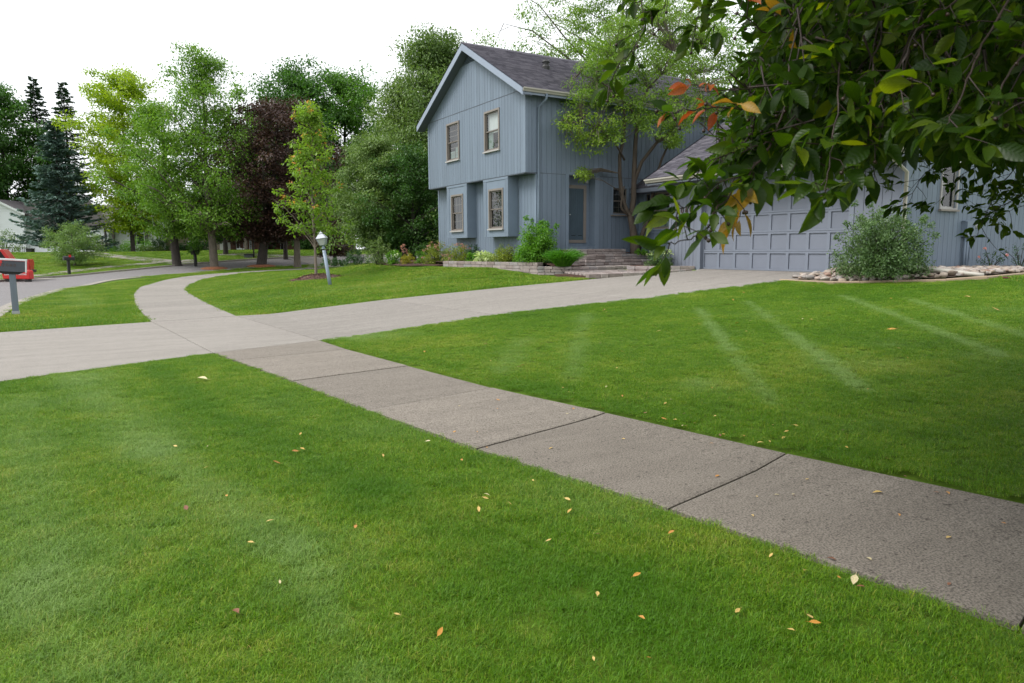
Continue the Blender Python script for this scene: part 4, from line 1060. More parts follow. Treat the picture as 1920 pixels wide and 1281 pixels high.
mb = thing('mailbox', 'grey mailbox with white lid and red flag on a square post by the street', 'mailbox', None, (-1.48, 21.48, -.07), R(90))
b = MB(); b.box(-.066, .066, -.066, .066, -.2, 1.05); b.build('post', M['post'], mb)
b = MB(); b.box(-.08, .08, -.08, .08, .0, .09); b.build('post_base', M['steel'], mb)
LT = Matrix.Translation((0, 0, 1.2)) @ Matrix.Rotation(R(4.3), 4, 'X') @ Matrix.Translation((0, 0, -1.2))
b = MB(LT); b.box(-.13, .13, -.285, .47, 1.07, 1.335); b.build('box', M['mailbox'], mb)
b = MB(LT); b.box(-.14, .14, -.31, -.286, 1.06, 1.345); b.build('box_door', M['white'], mb)
b = MB(LT); b.box(-.15, .15, -.315, .50, 1.346, 1.385); b.build('lid', M['white'], mb)
b = MB(LT); b.prism([(-.26, 1.068), (-.14, 1.0), (.16, 1.0), (.30, 1.068)], 'x', -.07, .07); b.build('bracket', M['black'], mb)
b = MB(LT); b.box(-.146, -.131, .20, .215, 1.2, 1.33).box(-.148, -.131, .18, .29, 1.27, 1.343); b.build('flag', M['red'], mb)
for i, ch in enumerate('2060'):
    glyph('numeral', ch, .10, .003, M['number'], mb, LT @ Matrix(((0, 0, -1, -.133), (-1, 0, 0, .15-i*.075), (0, 1, 0, 1.20), (0, 0, 0, 1))))
def far_mailbox(loc, label, bush=False):
    t = thing('mailbox', label, 'mailbox', None, loc, R(20))
    MB().box(-.09, .09, -.09, .09, -.1, 1.05).build('post', M['black'], t)
    MB().prism([(-.17, 1.05), (.17, 1.05), (.17, 1.2), (.12, 1.32), (0, 1.37), (-.12, 1.32), (-.17, 1.2)], 'x', -.32, .42).build('box', M['black'], t)
    MB().box(.0, .16, -.2, -.175, 1.28, 1.46).build('flag', M['red'], t)
    return t
far_mailbox((-0.83, 64.11, -0.25), 'black mailbox with a red flag across the street')
fm3 = thing('mailbox', 'black mailbox with a planter of foliage between two street tree trunks', 'mailbox', None, (8.68, 68.48, 0.12), R(20))
MB().box(-.1, .1, -.1, .1, -.1, 1.2).build('post', M['black'], fm3); MB().prism([(-.2, 1.0), (.2, 1.0), (.32, 1.25), (.3, 1.7), (-.3, 1.7), (-.32, 1.25)], 'y', -.25, .25).build('box', M['black'], fm3)

# ------------------------------------------------------------------ leaf colours
LM = {}
LM['maple_light'] = leafmat('light_maple_leaf', [(.06, .15, .012), (.10, .20, .02), (.15, .25, .03)], .42)
LM['maple_mid'] = leafmat('mid_maple_leaf', [(.035, .105, .010), (.06, .15, .014), (.09, .19, .02)], .38)
LM['yellow'] = leafmat('yellow_green_leaf', [(.12, .205, .010), (.20, .285, .012), (.27, .345, .018)], .5)
LM['purple'] = leafmat('purple_maple_leaf', [(.022, .013, .011), (.045, .022, .018), (.075, .04, .026)], .25, tint=1.1)
LM['dark'] = leafmat('dark_maple_leaf', [(.026, .08, .012), (.042, .115, .015), (.07, .155, .02)], .36)
LM['deep'] = leafmat('deep_green_leaf', [(.02, .06, .012), (.035, .095, .016), (.06, .13, .022)], .34)
LM['linden'] = leafmat('grey_green_leaf', [(.055, .105, .025), (.095, .16, .038), (.165, .23, .075)], .35)
LM['locust'] = leafmat('locust_leaf', [(.07, .145, .016), (.115, .20, .024), (.175, .25, .045)], .48)
LM['locust_tip'] = leafmat('yellow_locust_leaf', [(.09, .175, .016), (.145, .235, .025), (.21, .285, .04)], .48)
LM['blue_spruce'] = leafmat('blue_spruce_needles', [(.034, .07, .055), (.075, .13, .11), (.15, .225, .205)], .1, .6)
LM['spruce'] = leafmat('dark_spruce_needles', [(.014, .042, .018), (.028, .066, .026), (.045, .09, .034)], .1, .6)
LM['weeping'] = leafmat('soft_green_leaf', [(.09, .16, .045), (.13, .21, .06), (.19, .27, .10)], .4)
LM['shrub'] = leafmat('bright_shrub_leaf', [(.05, .15, .010), (.085, .21, .014), (.13, .26, .02)], .4)
LM['grey_shrub'] = leafmat('silvery_shrub_leaf', [(.035, .075, .022), (.07, .13, .04), (.15, .21, .10)], .3, big=2.)
LM['spirea'] = leafmat('spirea_leaf', [(.08, .14, .012), (.15, .20, .02), (.23, .25, .03)], .35, big=2.)
LM['pink'] = leafmat('dusky_pink_flower', [(.30, .13, .12), (.42, .2, .19), (.35, .22, .14)], .3)
LM['gold'] = leafmat('gold_green_leaf', [(.19, .22, .015), (.28, .27, .02), (.3, .2, .03)], .35, big=2.)
LM['hosta'] = leafmat('variegated_leaf', [(.2, .3, .08), (.42, .50, .24), (.55, .6, .38)], .35, big=3.)
LM['grassy'] = leafmat('blade_plant_leaf', [(.04, .15, .010), (.07, .21, .014), (.10, .25, .02)], .35)
LM['white_fl'] = leafmat('white_flower', [(.7, .72, .55), (.8, .8, .7)], .3)
LM['rose'] = leafmat('pink_rose', [(.75, .30, .32), (.85, .42, .42)], .3)
LM['dk_shrub'] = leafmat('dark_shrub_leaf', [(.012, .045, .012), (.025, .07, .016), (.04, .10, .02)], .25)
LM['sapling'] = leafmat('young_maple_leaf', [(.085, .17, .014), (.13, .23, .022), (.19, .28, .035)], .45)
LM['tip_red'] = leafmat('orange_new_leaf', [(.4, .17, .05), (.5, .3, .07)], .4)

# ------------------------------------------------------------------ trees
def prof(kind, t):
    if kind == 'round': return max(.12, math.sqrt(max(0, 1-(2*t-1)**2)))
    if kind == 'oval': return max(.1, math.sin(math.pi*(.10+.88*t))**.75)
    if kind == 'egg': return max(.08, math.sin(math.pi*(.20+.78*t)**.85))
    if kind == 'cone': return max(.05, (1-t)**.8*.95+.05)
    if kind == 'tear': return max(.08, min(1, .55+2.2*t)*(1-t)**.62*1.12)
    if kind == 'tall': return max(.10, min(1, .55+1.4*t)*(1-t**3)**.7)
    return 1
DENS = 1.75
def limb_tree(t, h, tr, z0, Rx, pk, nl, nc, per, ls, leafm, bark, seed, asp=.62, lean=(0, 0), rise=.55, flat=.62, up=.5, droop=.35, crad=.23, leaders=1, gap=0.0, tipm=None, fork=None):
    """trunk, limbs and leaf clumps in local coordinates of thing t. z0: lowest foliage, Rx: crown radius"""
    global rng
    keep = rng; rng = np.random.default_rng(seed)
    tb = MB()
    top = np.array([lean[0], lean[1], h*.93])
    def trunk_at(z):
        s = z/h; w = .012*h*math.sin(s*7+seed)
        return np.array([lean[0]*s+w*s, lean[1]*s-w*.7*s, z])
    zs = [-.2, 0, .12, h*.08, h*.2, h*.35, h*.5, h*.68, h*.86, h*.96]
    rad = [tr*1.5, tr*1.35, tr*1.1, tr, tr*.88, tr*.72, tr*.52, tr*.33, tr*.15, tr*.05]
    tb.tube([trunk_at(z) for z in zs], rad, 10)
    tb.build('trunk', bark, t)
    lb = MB(); C = []; cr = []
    for i in range(nl):
        q = (i+rng.uniform(.1, .9))/nl; zt = z0+(h-z0)*q
        az = i*2.39996+rng.uniform(-.5, .5); L = Rx*prof(pk, q)*rng.uniform(.60, 1.18)
        za = max(h*.16, min(zt-L*rise*rng.uniform(.7, 1.2), h*.9)); a = trunk_at(za)
        e = np.array([math.cos(az)*L, math.sin(az)*L, zt])+trunk_at(zt)*[1, 1, 0]
        mid = a*.5+e*.5+np.array([0, 0, L*.10]); mid[:2] += rng.normal(0, L*.06, 2)
        pts = [a, a*.7+mid*.3+[0, 0, L*.03], mid, mid*.45+e*.55+[0, 0, L*.05], e]
        r0 = max(.012, tr*.42*(1-q)**.6*(L/Rx+.2))
        lb.tube(pts, [r0, r0*.8, r0*.55, r0*.33, r0*.12], 5, cap=False)
        for k in range(nc):
            u = .30+.72*(k+rng.random()*.8)/nc; u = min(u, 1.02)
            if rng.random() < gap: continue
            p = (pts[0]*(1-u)**2+2*mid*u*(1-u)+e*u*u)+rng.normal(0, .13*Rx, 3)*[1, 1, .6]*min(1, .4+u)
            if p[2] < z0*.85: p[2] = z0*.85+rng.random()*.4
            C.append(p); cr.append(Rx*crad*rng.uniform(.65, 1.25)*(1-.25*u))
            if rng.random() < .5: lb.tube([pts[2]*(1-u)+e*u, p], [r0*.2+.004, .004], 4, cap=False)
    lb.build('branches', bark, t)['kind'] = 'stuff'
    C.append(trunk_at(h*.97)); cr.append(Rx*crad*.9)
    o = scatter_leaves('crown', C, np.array(cr)*1.12, int(per*DENS*1.15), ls*.92, asp, leafm, t, flat, up, droop)
    if tipm is not None:
        k = [i for i, c in enumerate(C) if c[2] > h*.35]; k = [i for i in k if rng.random() < .28]
        C2 = np.array([C[i]+np.array([C[i][0], C[i][1], 0])/max(.3, np.hypot(C[i][0], C[i][1]))*cr[i]*.7+[0, 0, cr[i]*.35] for i in k])
        scatter_leaves('new_growth', C2, .12, 7, ls*.8, asp, tipm, t, .8, .6, .1)
    rng = keep
    return t
def tree(name, label, base, group=None, cat='tree', **k):
    t = thing(name, label, cat, group, base)
    return limb_tree(t, **k)
def spruce(name, label, base, h, Rx, leafm, seed, z0=.06, dens=1.0, ls=.26, group=None):
    global rng
    keep = rng; rng = np.random.default_rng(seed)
    t = thing(name, label, 'spruce', group, base)
    MB().tube([(0, 0, -.2), (0, 0, .2), (0, 0, h*.5), (0, 0, h*.98)], [.035*h*.6, .018*h, .009*h, .01], 8).build('trunk', M['bark_dark'], t)
    lb = MB(); P = []; A = []; Nn = []; LL = []
    nwh = int(h*2.1)
    for w in range(nwh):
        q = z0+(1-z0)*(w/nwh)**.95; z0w = h*q; Rr = Rx*(1-q)**.82*rng.uniform(.82, 1.1)+.12
        nb = max(5, int((7+4*(1-q))*dens)); a0 = rng.uniform(0, 6.28)
        for b_ in range(nb):
            az = a0+b_/nb*6.283+rng.uniform(-.25, .25); L = Rr*rng.uniform(.55, 1.2); z = z0w+rng.normal(0, .22); d = np.array([math.cos(az), math.sin(az), 0]); s = np.array([-d[1], d[0], 0])
            dip = -.28*L if q < .7 else .05*L
            pt = lambda u: np.array([0, 0, z+.12*L])+d*L*u+np.array([0, 0, dip*math.sin(u*2.1)+.10*L*max(0, u-.6)])
            lb.tube([pt(0), pt(.4), pt(.75), pt(1)], [.025+.006*L, .018, .012, .004], 4, cap=False)
            m = int(62*dens*(.5+L/Rx*1.3))
            u = rng.random(m)**.6*.95+.05
            for uu in u:
                wd = (.30*L*(1.05-uu)+.12)*rng.uniform(-1, 1)
                p = pt(uu)+s*wd+np.array([0, 0, -abs(wd)*.18+rng.normal(0, .03)])
                P.append(p); A.append(d*.8+s*np.sign(wd)*.55*rng.random()+np.array([0, 0, rng.uniform(-.45, .3)])); Nn.append(np.array([0, 0, 1])+rng.normal(0, .45, 3)); LL.append(ls*rng.uniform(.7, 1.4))
    lb.build('branches', M['bark_dark'], t)['kind'] = 'stuff'
    for k in range(12): P.append(np.array([0, 0, h*.9+h*.1*rng.random()])); A.append(rng.normal(0, .4, 3)+[0, 0, .8]); Nn.append(rng.normal(size=3)); LL.append(ls)
    LL = np.array(LL); me = leaf_cloud('needles', np.array(P), np.array(A), np.array(Nn), LL, LL*.55, .12)
    tag(link('needles', me, leafm, t), kind='stuff')
    rng = keep; return t

FAR = 'trees along the far side of the street'
# --- beyond the street, left to right
tree('broadleaf_tree', 'dark green broadleaf tree at the far left behind the white house', (-8.03, 119.19, 1.37), h=21.5, tr=.35, z0=2.5, Rx=7.2, pk='round', nl=46, nc=6, per=58, ls=.42, leafm=LM['dark'], bark=M['bark_dark'], seed=11, group=FAR)
tree('broadleaf_tree', 'dark broadleaf tree cut off by the left picture edge', (-12.49, 116.00, 1.40), h=20, tr=.35, z0=3, Rx=7, pk='round', nl=40, nc=6, per=50, ls=.42, leafm=LM['deep'], bark=M['bark_dark'], seed=12, group=FAR)
spruce('spruce_tree', 'tall dark spruce left of the two behind the blue spruce', (-3.88, 120.24, 1.57), 23.6, 5.6, LM['spruce'], 21, dens=1.1, group=FAR)
spruce('spruce_tree', 'tall dark spruce right of the two behind the blue spruce', (-0.45, 115.81, 1.55), 22.6, 5.2, LM['spruce'], 22, dens=1.1, group=FAR)
spruce('blue_spruce', 'broad silver-blue spruce in front of the white house', (-1.47, 91.62, 1.20), 14.2, 4.9, LM['blue_spruce'], 23, z0=.10, dens=1.25, ls=.30, group=FAR)
tree('locust_tree', 'bright yellow-green tree in front of the white house', (5.13, 91.14, 1.09), h=19.8, tr=.24, z0=3.0, Rx=5.7, pk='round', nl=62, nc=5, per=62, ls=.30, leafm=LM['yellow'], bark=M['bark_dark'], seed=13, group=FAR, crad=.25, flat=.5)
tree('shade_tree', 'green shade tree with a dark trunk beside the far mailbox', (7.25, 69.21, 0.18), h=13.6, tr=.36, z0=3.0, Rx=4.6, pk='round', nl=40, nc=5, per=60, ls=.22, leafm=LM['maple_light'], bark=M['bark_dark'], seed=14, group=FAR, lean=(-.7, .4))
tree('shade_tree', 'tallest light green tree with a grey trunk in a red mulch ring', (9.91, 66.41, -0.04), h=18.2, tr=.34, z0=3.2, Rx=5.9, pk='tear', nl=86, nc=5, per=44, ls=.22, leafm=LM['maple_light'], bark=M['bark'], seed=15, group=FAR, rise=1.2, gap=.04, crad=.22, lean=(-.3, .2))
tree('poplar_tree', 'thin open light green tree between the tall tree and the purple maple', (16.47, 86.62, 0.96), h=19.5, tr=.2, z0=6, Rx=2.9, pk='oval', nl=34, nc=4, per=26, ls=.30, leafm=LM['maple_light'], bark=M['bark'], seed=16, group=FAR, gap=.3, rise=1.2)
tree('purple_maple', 'large dark purple maple with a dark trunk', (13.95, 66.86, 0.07), h=14.4, tr=.42, z0=2.7, Rx=6.1, pk='round', nl=58, nc=6, per=60, ls=.24, leafm=LM['purple'], bark=M['bark_dark'], seed=17, group=FAR, lean=(2.2, -1.3), flat=.5, crad=.2)
tree('purple_maple', 'small purple maple behind the lamp post', (19.04, 61.40, 0.41), h=4.0, tr=.17, z0=.8, Rx=2.0, pk='round', nl=22, nc=5, per=60, ls=.15, leafm=LM['purple'], bark=M['bark_dark'], seed=18, group=FAR)
tree('maple_tree', 'dark green maple rising behind the purple maple', (24.61, 93.51, 1.14), h=23.0, tr=.4, z0=4, Rx=7.6, pk='round', nl=64, nc=6, per=66, ls=.36, leafm=LM['dark'], bark=M['bark_dark'], seed=19, group=FAR, crad=.26, flat=.6)
tree('maple_tree', 'dark green maple low between the tall light tree and the purple maple', (21.20, 97.93, 1.16), h=18.0, tr=.35, z0=3, Rx=6.2, pk='round', nl=40, nc=6, per=50, ls=.38, leafm=LM['dark'], bark=M['bark_dark'], seed=191, group=FAR, crad=.2, flat=.55)
tree('maple_tree', 'mid green maple between the dark maple and the linden', (30.93, 93.21, 1.10), h=23.4, tr=.4, z0=4, Rx=6.6, pk='round', nl=60, nc=6, per=62, ls=.36, leafm=LM['maple_mid'], bark=M['bark_dark'], seed=20, group=FAR, crad=.27, flat=.6)
tree('shade_tree', 'grey-trunked shade tree right of the purple maple trunk', (16.75, 65.13, -0.04), h=9.5, tr=.30, z0=3.2, Rx=4.0, pk='round', nl=30, nc=5, per=50, ls=.22, leafm=LM['purple'], bark=M['bark'], seed=31, group=FAR)
tree('shade_tree', 'slim dark-trunked tree on the lawn before the brick house', (12.66, 77.08, 0.61), h=9, tr=.26, z0=3, Rx=3.2, pk='round', nl=24, nc=5, per=44, ls=.24, leafm=LM['maple_mid'], bark=M['bark_dark'], seed=32, group=FAR)
tree('shade_tree', 'slim dark-trunked tree on the lawn right of the utility box', (17.35, 71.85, 0.40), h=9.5, tr=.22, z0=3.2, Rx=3.4, pk='round', nl=26, nc=5, per=44, ls=.24, leafm=LM['deep'], bark=M['bark_dark'], seed=33, group=FAR)
tree('shade_tree', 'deep green tree filling the gap behind the young maple', (23.80, 84.51, 0.79), h=12, tr=.25, z0=.8, Rx=5.0, pk='round', nl=34, nc=5, per=50, ls=.32, leafm=LM['deep'], bark=M['bark_dark'], seed=34, group=FAR)
tree('shade_tree', 'dark green tree low behind the tall light green tree', (14.18, 97.43, 0.93), h=9.0, tr=.25, z0=2.4, Rx=5.0, pk='round', nl=26, nc=5, per=46, ls=.34, leafm=LM['deep'], bark=M['bark_dark'], seed=35, group=FAR)
tree('shade_tree', 'dark broadleaf tree low behind the purple maple', (21.41, 98.94, 0.87), h=11.0, tr=.25, z0=1.6, Rx=6.5, pk='round', nl=30, nc=5, per=46, ls=.4, leafm=LM['dark'], bark=M['bark_dark'], seed=36, group=FAR)
tree('weeping_tree', 'small pale green spreading tree beside the far driveway', (-0.48, 70.75, 0.32), h=3.3, tr=.09, z0=.45, Rx=2.5, pk='round', nl=30, nc=5, per=46, ls=.16, leafm=LM['weeping'], bark=M['bark'], seed=37, group=FAR, cat='tree', rise=.8, asp=.4, gap=.1)
# --- round the house
HOUSE_T = 'trees round the blue house'
tree('linden_tree', 'tall grey-green tree against the left side of the house', (17.81, 37.46, 0.88), h=12.3, tr=.26, z0=.6, Rx=5.4, pk='cone', nl=100, nc=6, per=74, ls=.165, leafm=LM['linden'], bark=M['bark_dark'], seed=41, group=HOUSE_T, crad=.2, flat=.55, droop=.6)
tree('linden_tree', 'middle grey-green tree between the tall and the low one beside the house', (16.79, 40.42, 0.79), h=10.4, tr=.2, z0=.7, Rx=3.3, pk='egg', nl=60, nc=6, per=62, ls=.15, leafm=LM['linden'], bark=M['bark_dark'], seed=421, group=HOUSE_T, crad=.26, flat=.55, droop=.6)
tree('linden_tree', 'lower grey-green tree left of the tall one beside the house', (13.73, 36.38, 0.79), h=6.6, tr=.2, z0=.7, Rx=2.5, pk='round', nl=44, nc=6, per=80, ls=.13, leafm=LM['linden'], bark=M['bark_dark'], seed=42, group=HOUSE_T, crad=.24, flat=.5, droop=.6)
tree('linden_tree', 'dark green tree filling the shade behind the flower bed', (14.88, 34.52, 0.89), h=5.6, tr=.16, z0=.3, Rx=2.6, pk='round', nl=34, nc=5, per=70, ls=.13, leafm=LM['deep'], bark=M['bark_dark'], seed=43, group=HOUSE_T)
tree('honey_locust', 'large airy honey locust behind the house roof', (30.78, 36.76, 1.37), h=19.5, tr=.3, z0=5.0, Rx=7.6, pk='round', nl=70, nc=8, per=80, ls=.19, leafm=LM['locust'], bark=M['bark'], seed=44, group=HOUSE_T, gap=.10, crad=.15, asp=.45, flat=.4)
tree('broadleaf_tree', 'deep green tree behind the garage roof', (42.90, 32.95, 1.31), h=18.0, tr=.3, z0=3, Rx=7.5, pk='round', nl=44, nc=6, per=56, ls=.22, leafm=LM['maple_mid'], bark=M['bark'], seed=45, group=HOUSE_T, gap=.05)
tree('young_maple', 'young maple with reddish new tips in the mulch ring on the lawn', (8.35, 29.55, h1(8.35, 29.55)+.1), h=7.0, tr=.055, z0=2.1, Rx=1.75, pk='cone', nl=44, nc=4, per=17, ls=.15, leafm=LM['sapling'], bark=M['bark_young'], seed=46, group=HOUSE_T, rise=1.0, gap=.12, crad=.2, tipm=LM['tip_red'])
# --- across the street behind the camera's left, seen mirrored in the windows
for i, (x, y, h) in enumerate(((-26, 14, 13), (-28, 30, 15), (-24, 44, 12))):
    tree('street_tree', ['round green tree across the street left of the view', 'tall green tree across the street left of the view', 'smaller green tree across the street beside the red truck'][i], (x, y, -.1), h=h, tr=.3, z0=2.5, Rx=4.2, pk='round', nl=24, nc=5, per=30, ls=.4, leafm=LM['maple_mid'], bark=M['bark_dark'], seed=50+i, group='trees across the street')

# --- multi-stem tree in the entry court
mt = thing('multi_stem_tree', 'airy multi-stem tree growing beside the front steps', 'tree', HOUSE_T, (17.39, 19.99, 1.39))
mo = Vector(mt.location)
def stem(pts, r): 
    p = [Vector(q)-mo for q in pts]; MB().tube(p, r, 9).build('stem', M['bark_brown'], mt); return [np.array(q) for q in p]
S = []
S.append(stem([(17.40, 19.96, 1.23), (17.39, 20.02, 1.62), (17.35, 20.08, 2.20), (17.25, 20.15, 2.68), (17.06, 20.20, 3.00), (16.91, 20.25, 3.53), (16.85, 20.28, 4.19), (16.83, 20.27, 4.81), (16.91, 20.18, 5.36), (16.94, 20.14, 6.01), (16.87, 20.20, 6.87), (16.58, 20.40, 7.79)], [.20, .17, .13, .10, .08, .075, .07, .065, .06, .05, .035, .012]))
S.append(stem([(17.37, 20.13, 2.20), (17.35, 20.21, 2.68), (17.41, 20.15, 3.32), (17.46, 20.21, 3.84), (17.51, 20.24, 5.00), (17.59, 20.24, 6.08), (17.62, 20.16, 6.52), (17.86, 20.00, 7.20), (18.24, 19.73, 7.67), (18.58, 19.53, 8.49)], [.12, .11, .10, .095, .08, .065, .05, .04, .025, .01]))
S.append(stem([(17.45, 20.23, 3.55), (17.49, 20.20, 3.97), (17.62, 19.99, 4.60), (17.92, 19.55, 5.25), (18.28, 19.06, 5.72), (18.50, 18.63, 6.13), (18.81, 18.33, 6.92)], [.08, .075, .065, .055, .045, .03, .01]))
S.append(stem([(17.54, 20.01, 1.38), (17.72, 20.00, 2.01), (17.94, 19.95, 2.55), (18.02, 19.88, 3.20), (18.12, 19.81, 3.89), (18.31, 19.70, 4.69), (18.66, 19.51, 5.59), (19.01, 19.26, 6.09)], [.10, .085, .075, .065, .055, .045, .03, .012]))
S.append(stem([(17.57, 20.11, 5.97), (16.97, 19.96, 6.48), (16.27, 19.99, 6.95), (15.62, 20.07, 7.25), (15.02, 20.34, 7.41)], [.045, .035, .025, .018, .006]))
S.append(stem([(16.96, 20.16, 4.66), (16.28, 19.96, 5.29), (15.57, 19.97, 5.63), (14.99, 20.12, 5.82), (14.46, 20.31, 5.73)], [.04, .03, .022, .015, .006]))
S.append(stem([(17.92, 19.55, 5.25), (18.41, 19.72, 5.98), (18.97, 19.87, 6.84), (19.66, 19.84, 7.86), (20.14, 19.82, 8.86)], [.045, .04, .03, .02, .008]))
MB().tube([Vector(q)-mo for q in ((17.25, 20.15, 2.64), (16.89, 20.18, 2.92), (16.83, 20.17, 3.05), (17.01, 20.22, 3.73))], [.05, .045, .04, .03], 8).build('stem', M['bark_brown'], mt)
crowns = [(1090,240,42,24.3,1),(1072,228,22,24.2,1),(1130,214,40,24.5,1),(1105,268,26,24.3,1),(1140,250,26,24.6,0),(1178,200,44,25,0),(1222,186,46,25.3,0),(1150,160,44,24.8,0),(1108,135,28,24.5,0),(1200,122,50,25.2,0),
          (1250,110,54,25.2,0),(1302,112,54,25.5,0),(1335,150,48,25.3,0),(1282,182,48,24.9,0),(1240,60,44,25.6,0),(1292,60,44,26,0),(1342,84,42,26,0),(1165,92,32,25,0),(1272,226,28,24.9,0),(1325,205,32,25,0),(1262,262,14,25.2,0),
          (1095,324,9,24.9,1),(1080,175,30,24.4,0),(1130,100,34,24.6,0),(1210,30,44,25.4,0),(1160,50,36,25,0),(1330,40,44,26,0),(1265,22,40,25.8,0),(1370,120,36,26,0),(1360,190,30,25.5,0),(1225,235,30,25,0),(1120,180,34,24.6,0),(1180,150,40,25,0)]
def unproj(px, py, d):
    v = f_+r2*((px-960)/1325.45)+u2*((640.5-py)/1325.45); v = v*d; return np.array((v.x, v.y, v.z+EYE))
CA, CB = [], []
for (px, py, r, d, k) in crowns:
    for j in range(26 if k else 24):
        a = rng.uniform(0, 6.28); q = math.sqrt(rng.random())*r*(1.12 if k else .95)
        (CB if k else CA).append(unproj(px+q*math.cos(a), py+q*math.sin(a)*.8, d+rng.normal(0, .55))-np.array(mo))
# twigs reach the leaf clumps from the nearest stem point
ST = np.concatenate(S); tw = MB()
for c in CA+CB:
    n_ = ST[np.argmin(np.linalg.norm(ST-c, axis=1)+np.maximum(0, ST[:, 2]-c[2])*.6)]
    m_ = n_*.5+c*.5+np.array([0, 0, .12])
    tw.tube([n_, m_, c], [.016, .010, .003], 4, cap=False)
tw.build('twigs', M['bark'], mt)['kind'] = 'stuff'
scatter_leaves('crown', CA, .33, 48, .098, .44, LM['locust'], mt, .5, .6, .3)
scatter_leaves('crown', CB, .30, 30, .10, .42, LM['locust_tip'], mt, .5, .6, .4)

# ------------------------------------------------------------------ shrubs and bed plants
def shrub(name, label, base, Rx, Hh, leafm, ls, n, seed, cat='shrub', asp=.5, stems=9, up=.45, group=None, flowers=None, lump=.35, spiky=0.0):
    global rng
    keep = rng; rng = np.random.default_rng(seed)
    t = thing(name, label, cat, group, base)
    sb = MB()
    tips = []
    for i in range(stems):
        a = i*2.4+rng.uniform(-.4, .4); r = Rx*math.sqrt((i+.5)/stems)*.9; zz = Hh*(1-.55*(r/Rx)**2)*rng.uniform(.8, 1.08)
        e = np.array([math.cos(a)*r, math.sin(a)*r, zz]); m = e*[.45, .45, .55]
        sb.tube([(e[0]*.12, e[1]*.12, -.03), m, e], [.012*Hh+.004, .008*Hh+.003, .003], 5, cap=False); tips.append(e)
    sb.build('stems', M['bark_dark'], t)['kind'] = 'stuff'
    k = max(10, int(n/38)); C = []
    for i in range(k):
        d = unit(rng.normal(size=3)); d[2] = abs(d[2]); q = rng.random()**.4
        C.append(d*q*np.array([Rx, Rx, Hh])*rng.uniform(.78, 1.04)+[0, 0, Hh*.02])
    C = C+tips
    cr = np.full(len(C), lump*min(Rx, Hh)*.62)
    if spiky:
        ex = [e*rng.uniform(1.02, 1.22) for e in tips]*2; C += ex; cr = np.r_[cr, np.full(len(ex), lump*min(Rx, Hh)*.3)]
    per = max(6, int(n/len(C)))
    scatter_leaves('foliage', C, cr, per, ls, asp, leafm, t, .8, up, .15)
    if flowers:
        fm, fn, fs, zlo = flowers
        P = []
        for i in range(fn):
            d = unit(rng.normal(size=3)); d[2] = zlo+(1-zlo)*abs(d[2]); d = unit(d); P.append(d*np.array([Rx, Rx, Hh])*rng.uniform(.95, 1.08))
        scatter_leaves('flowers', P, fs, 9, fs*.9, .8, fm, t, .6, .7, -.1)
    rng = keep; return t
BG = 'plants in the front flower bed'
# variegated shrub, hydrangea, gold mound at the left end of the bed
shrub('shrub', 'green and cream leaved shrub at the left end of the flower bed', (11.83, 31.64, 0.84), .66, 1.05, LM['linden'], .07, 2600, 61, group=BG, spiky=1)
shrub('shrub', 'low dark evergreen shrub left of the cream-leaved shrub', (11.98, 35.08, 0.78), .75, .6, LM['dk_shrub'], .07, 1800, 62, group=BG)
shrub('shrub', 'dark green ground-hugging shrub behind the young maple', (11.28, 36.67, 0.71), .8, .35, LM['dk_shrub'], .07, 1500, 63, group=BG)
shrub('hydrangea', 'bright green hydrangea with a few white blooms', (12.10, 30.30, 0.86), .42, .62, LM['shrub'], .09, 1300, 64, group=BG, flowers=(LM['white_fl'], 4, .10, .5))
shrub('gold_mound', 'small round golden-green mound between hydrangea and pink spirea', (12.45, 29.50, 0.84), .36, .50, LM['gold'], .05, 2000, 65, group=BG)
shrub('coneflower', 'dusky pink tall flower head behind the golden mound', (12.69, 30.54, 0.92), .2, .85, LM['pink'], .06, 260, 66, cat='flower', group=BG)
shrub('shrub', 'green leafy plant squeezed left of the pink spirea', (12.76, 28.72, 0.85), .3, .62, LM['shrub'], .06, 1000, 67, group=BG)
shrub('spirea', 'pink-flowered spirea at the corner of the house', (12.88, 27.46, 0.82), .70, .98, LM['spirea'], .055, 5200, 68, group=BG, flowers=(LM['pink'], 34, .05, .3))
shrub('spirea', 'pink-flowered spirea in front of the left window bay', (13.09, 25.69, 0.83), .74, .86, LM['spirea'], .055, 5200, 69, group=BG, flowers=(LM['pink'], 34, .05, .3))
shrub('shrub', 'dark green shrub below the left window bay', (13.40, 25.06, 1.02), .36, .62, LM['dk_shrub'], .06, 1300, 70, group=BG)
shrub('hosta', 'cream and green variegated hosta behind the garden wall', (12.97, 23.42, 0.97), .40, .42, LM['hosta'], .16, 620, 71, cat='plant', asp=.38, group=BG)
shrub('shrub', 'low clump of green foliage left of the hosta', (12.76, 23.91, 0.97), .3, .42, LM['shrub'], .07, 700, 72, group=BG)
shrub('shrub', 'bronze-green mounded shrub below the right window bay', (13.33, 22.38, 0.98), .64, .62, LM['spirea'], .055, 4200, 73, group=BG)
shrub('shrub', 'green shrub mound hidden behind the bronze mound', (13.77, 23.19, 1.08), .45, .62, LM['shrub'], .06, 1600, 74, group=BG)
shrub('shrub', 'large bright green shrub at the front corner of the house', (13.39, 20.47, 1.06), .80, 1.36, LM['shrub'], .08, 9000, 75, group=BG, spiky=1, lump=.36)
shrub('shrub', 'sprawling green shrub at the foot of the large bright shrub', (13.38, 21.18, 1.00), .5, .48, LM['maple_mid'], .06, 1600, 76, group=BG)
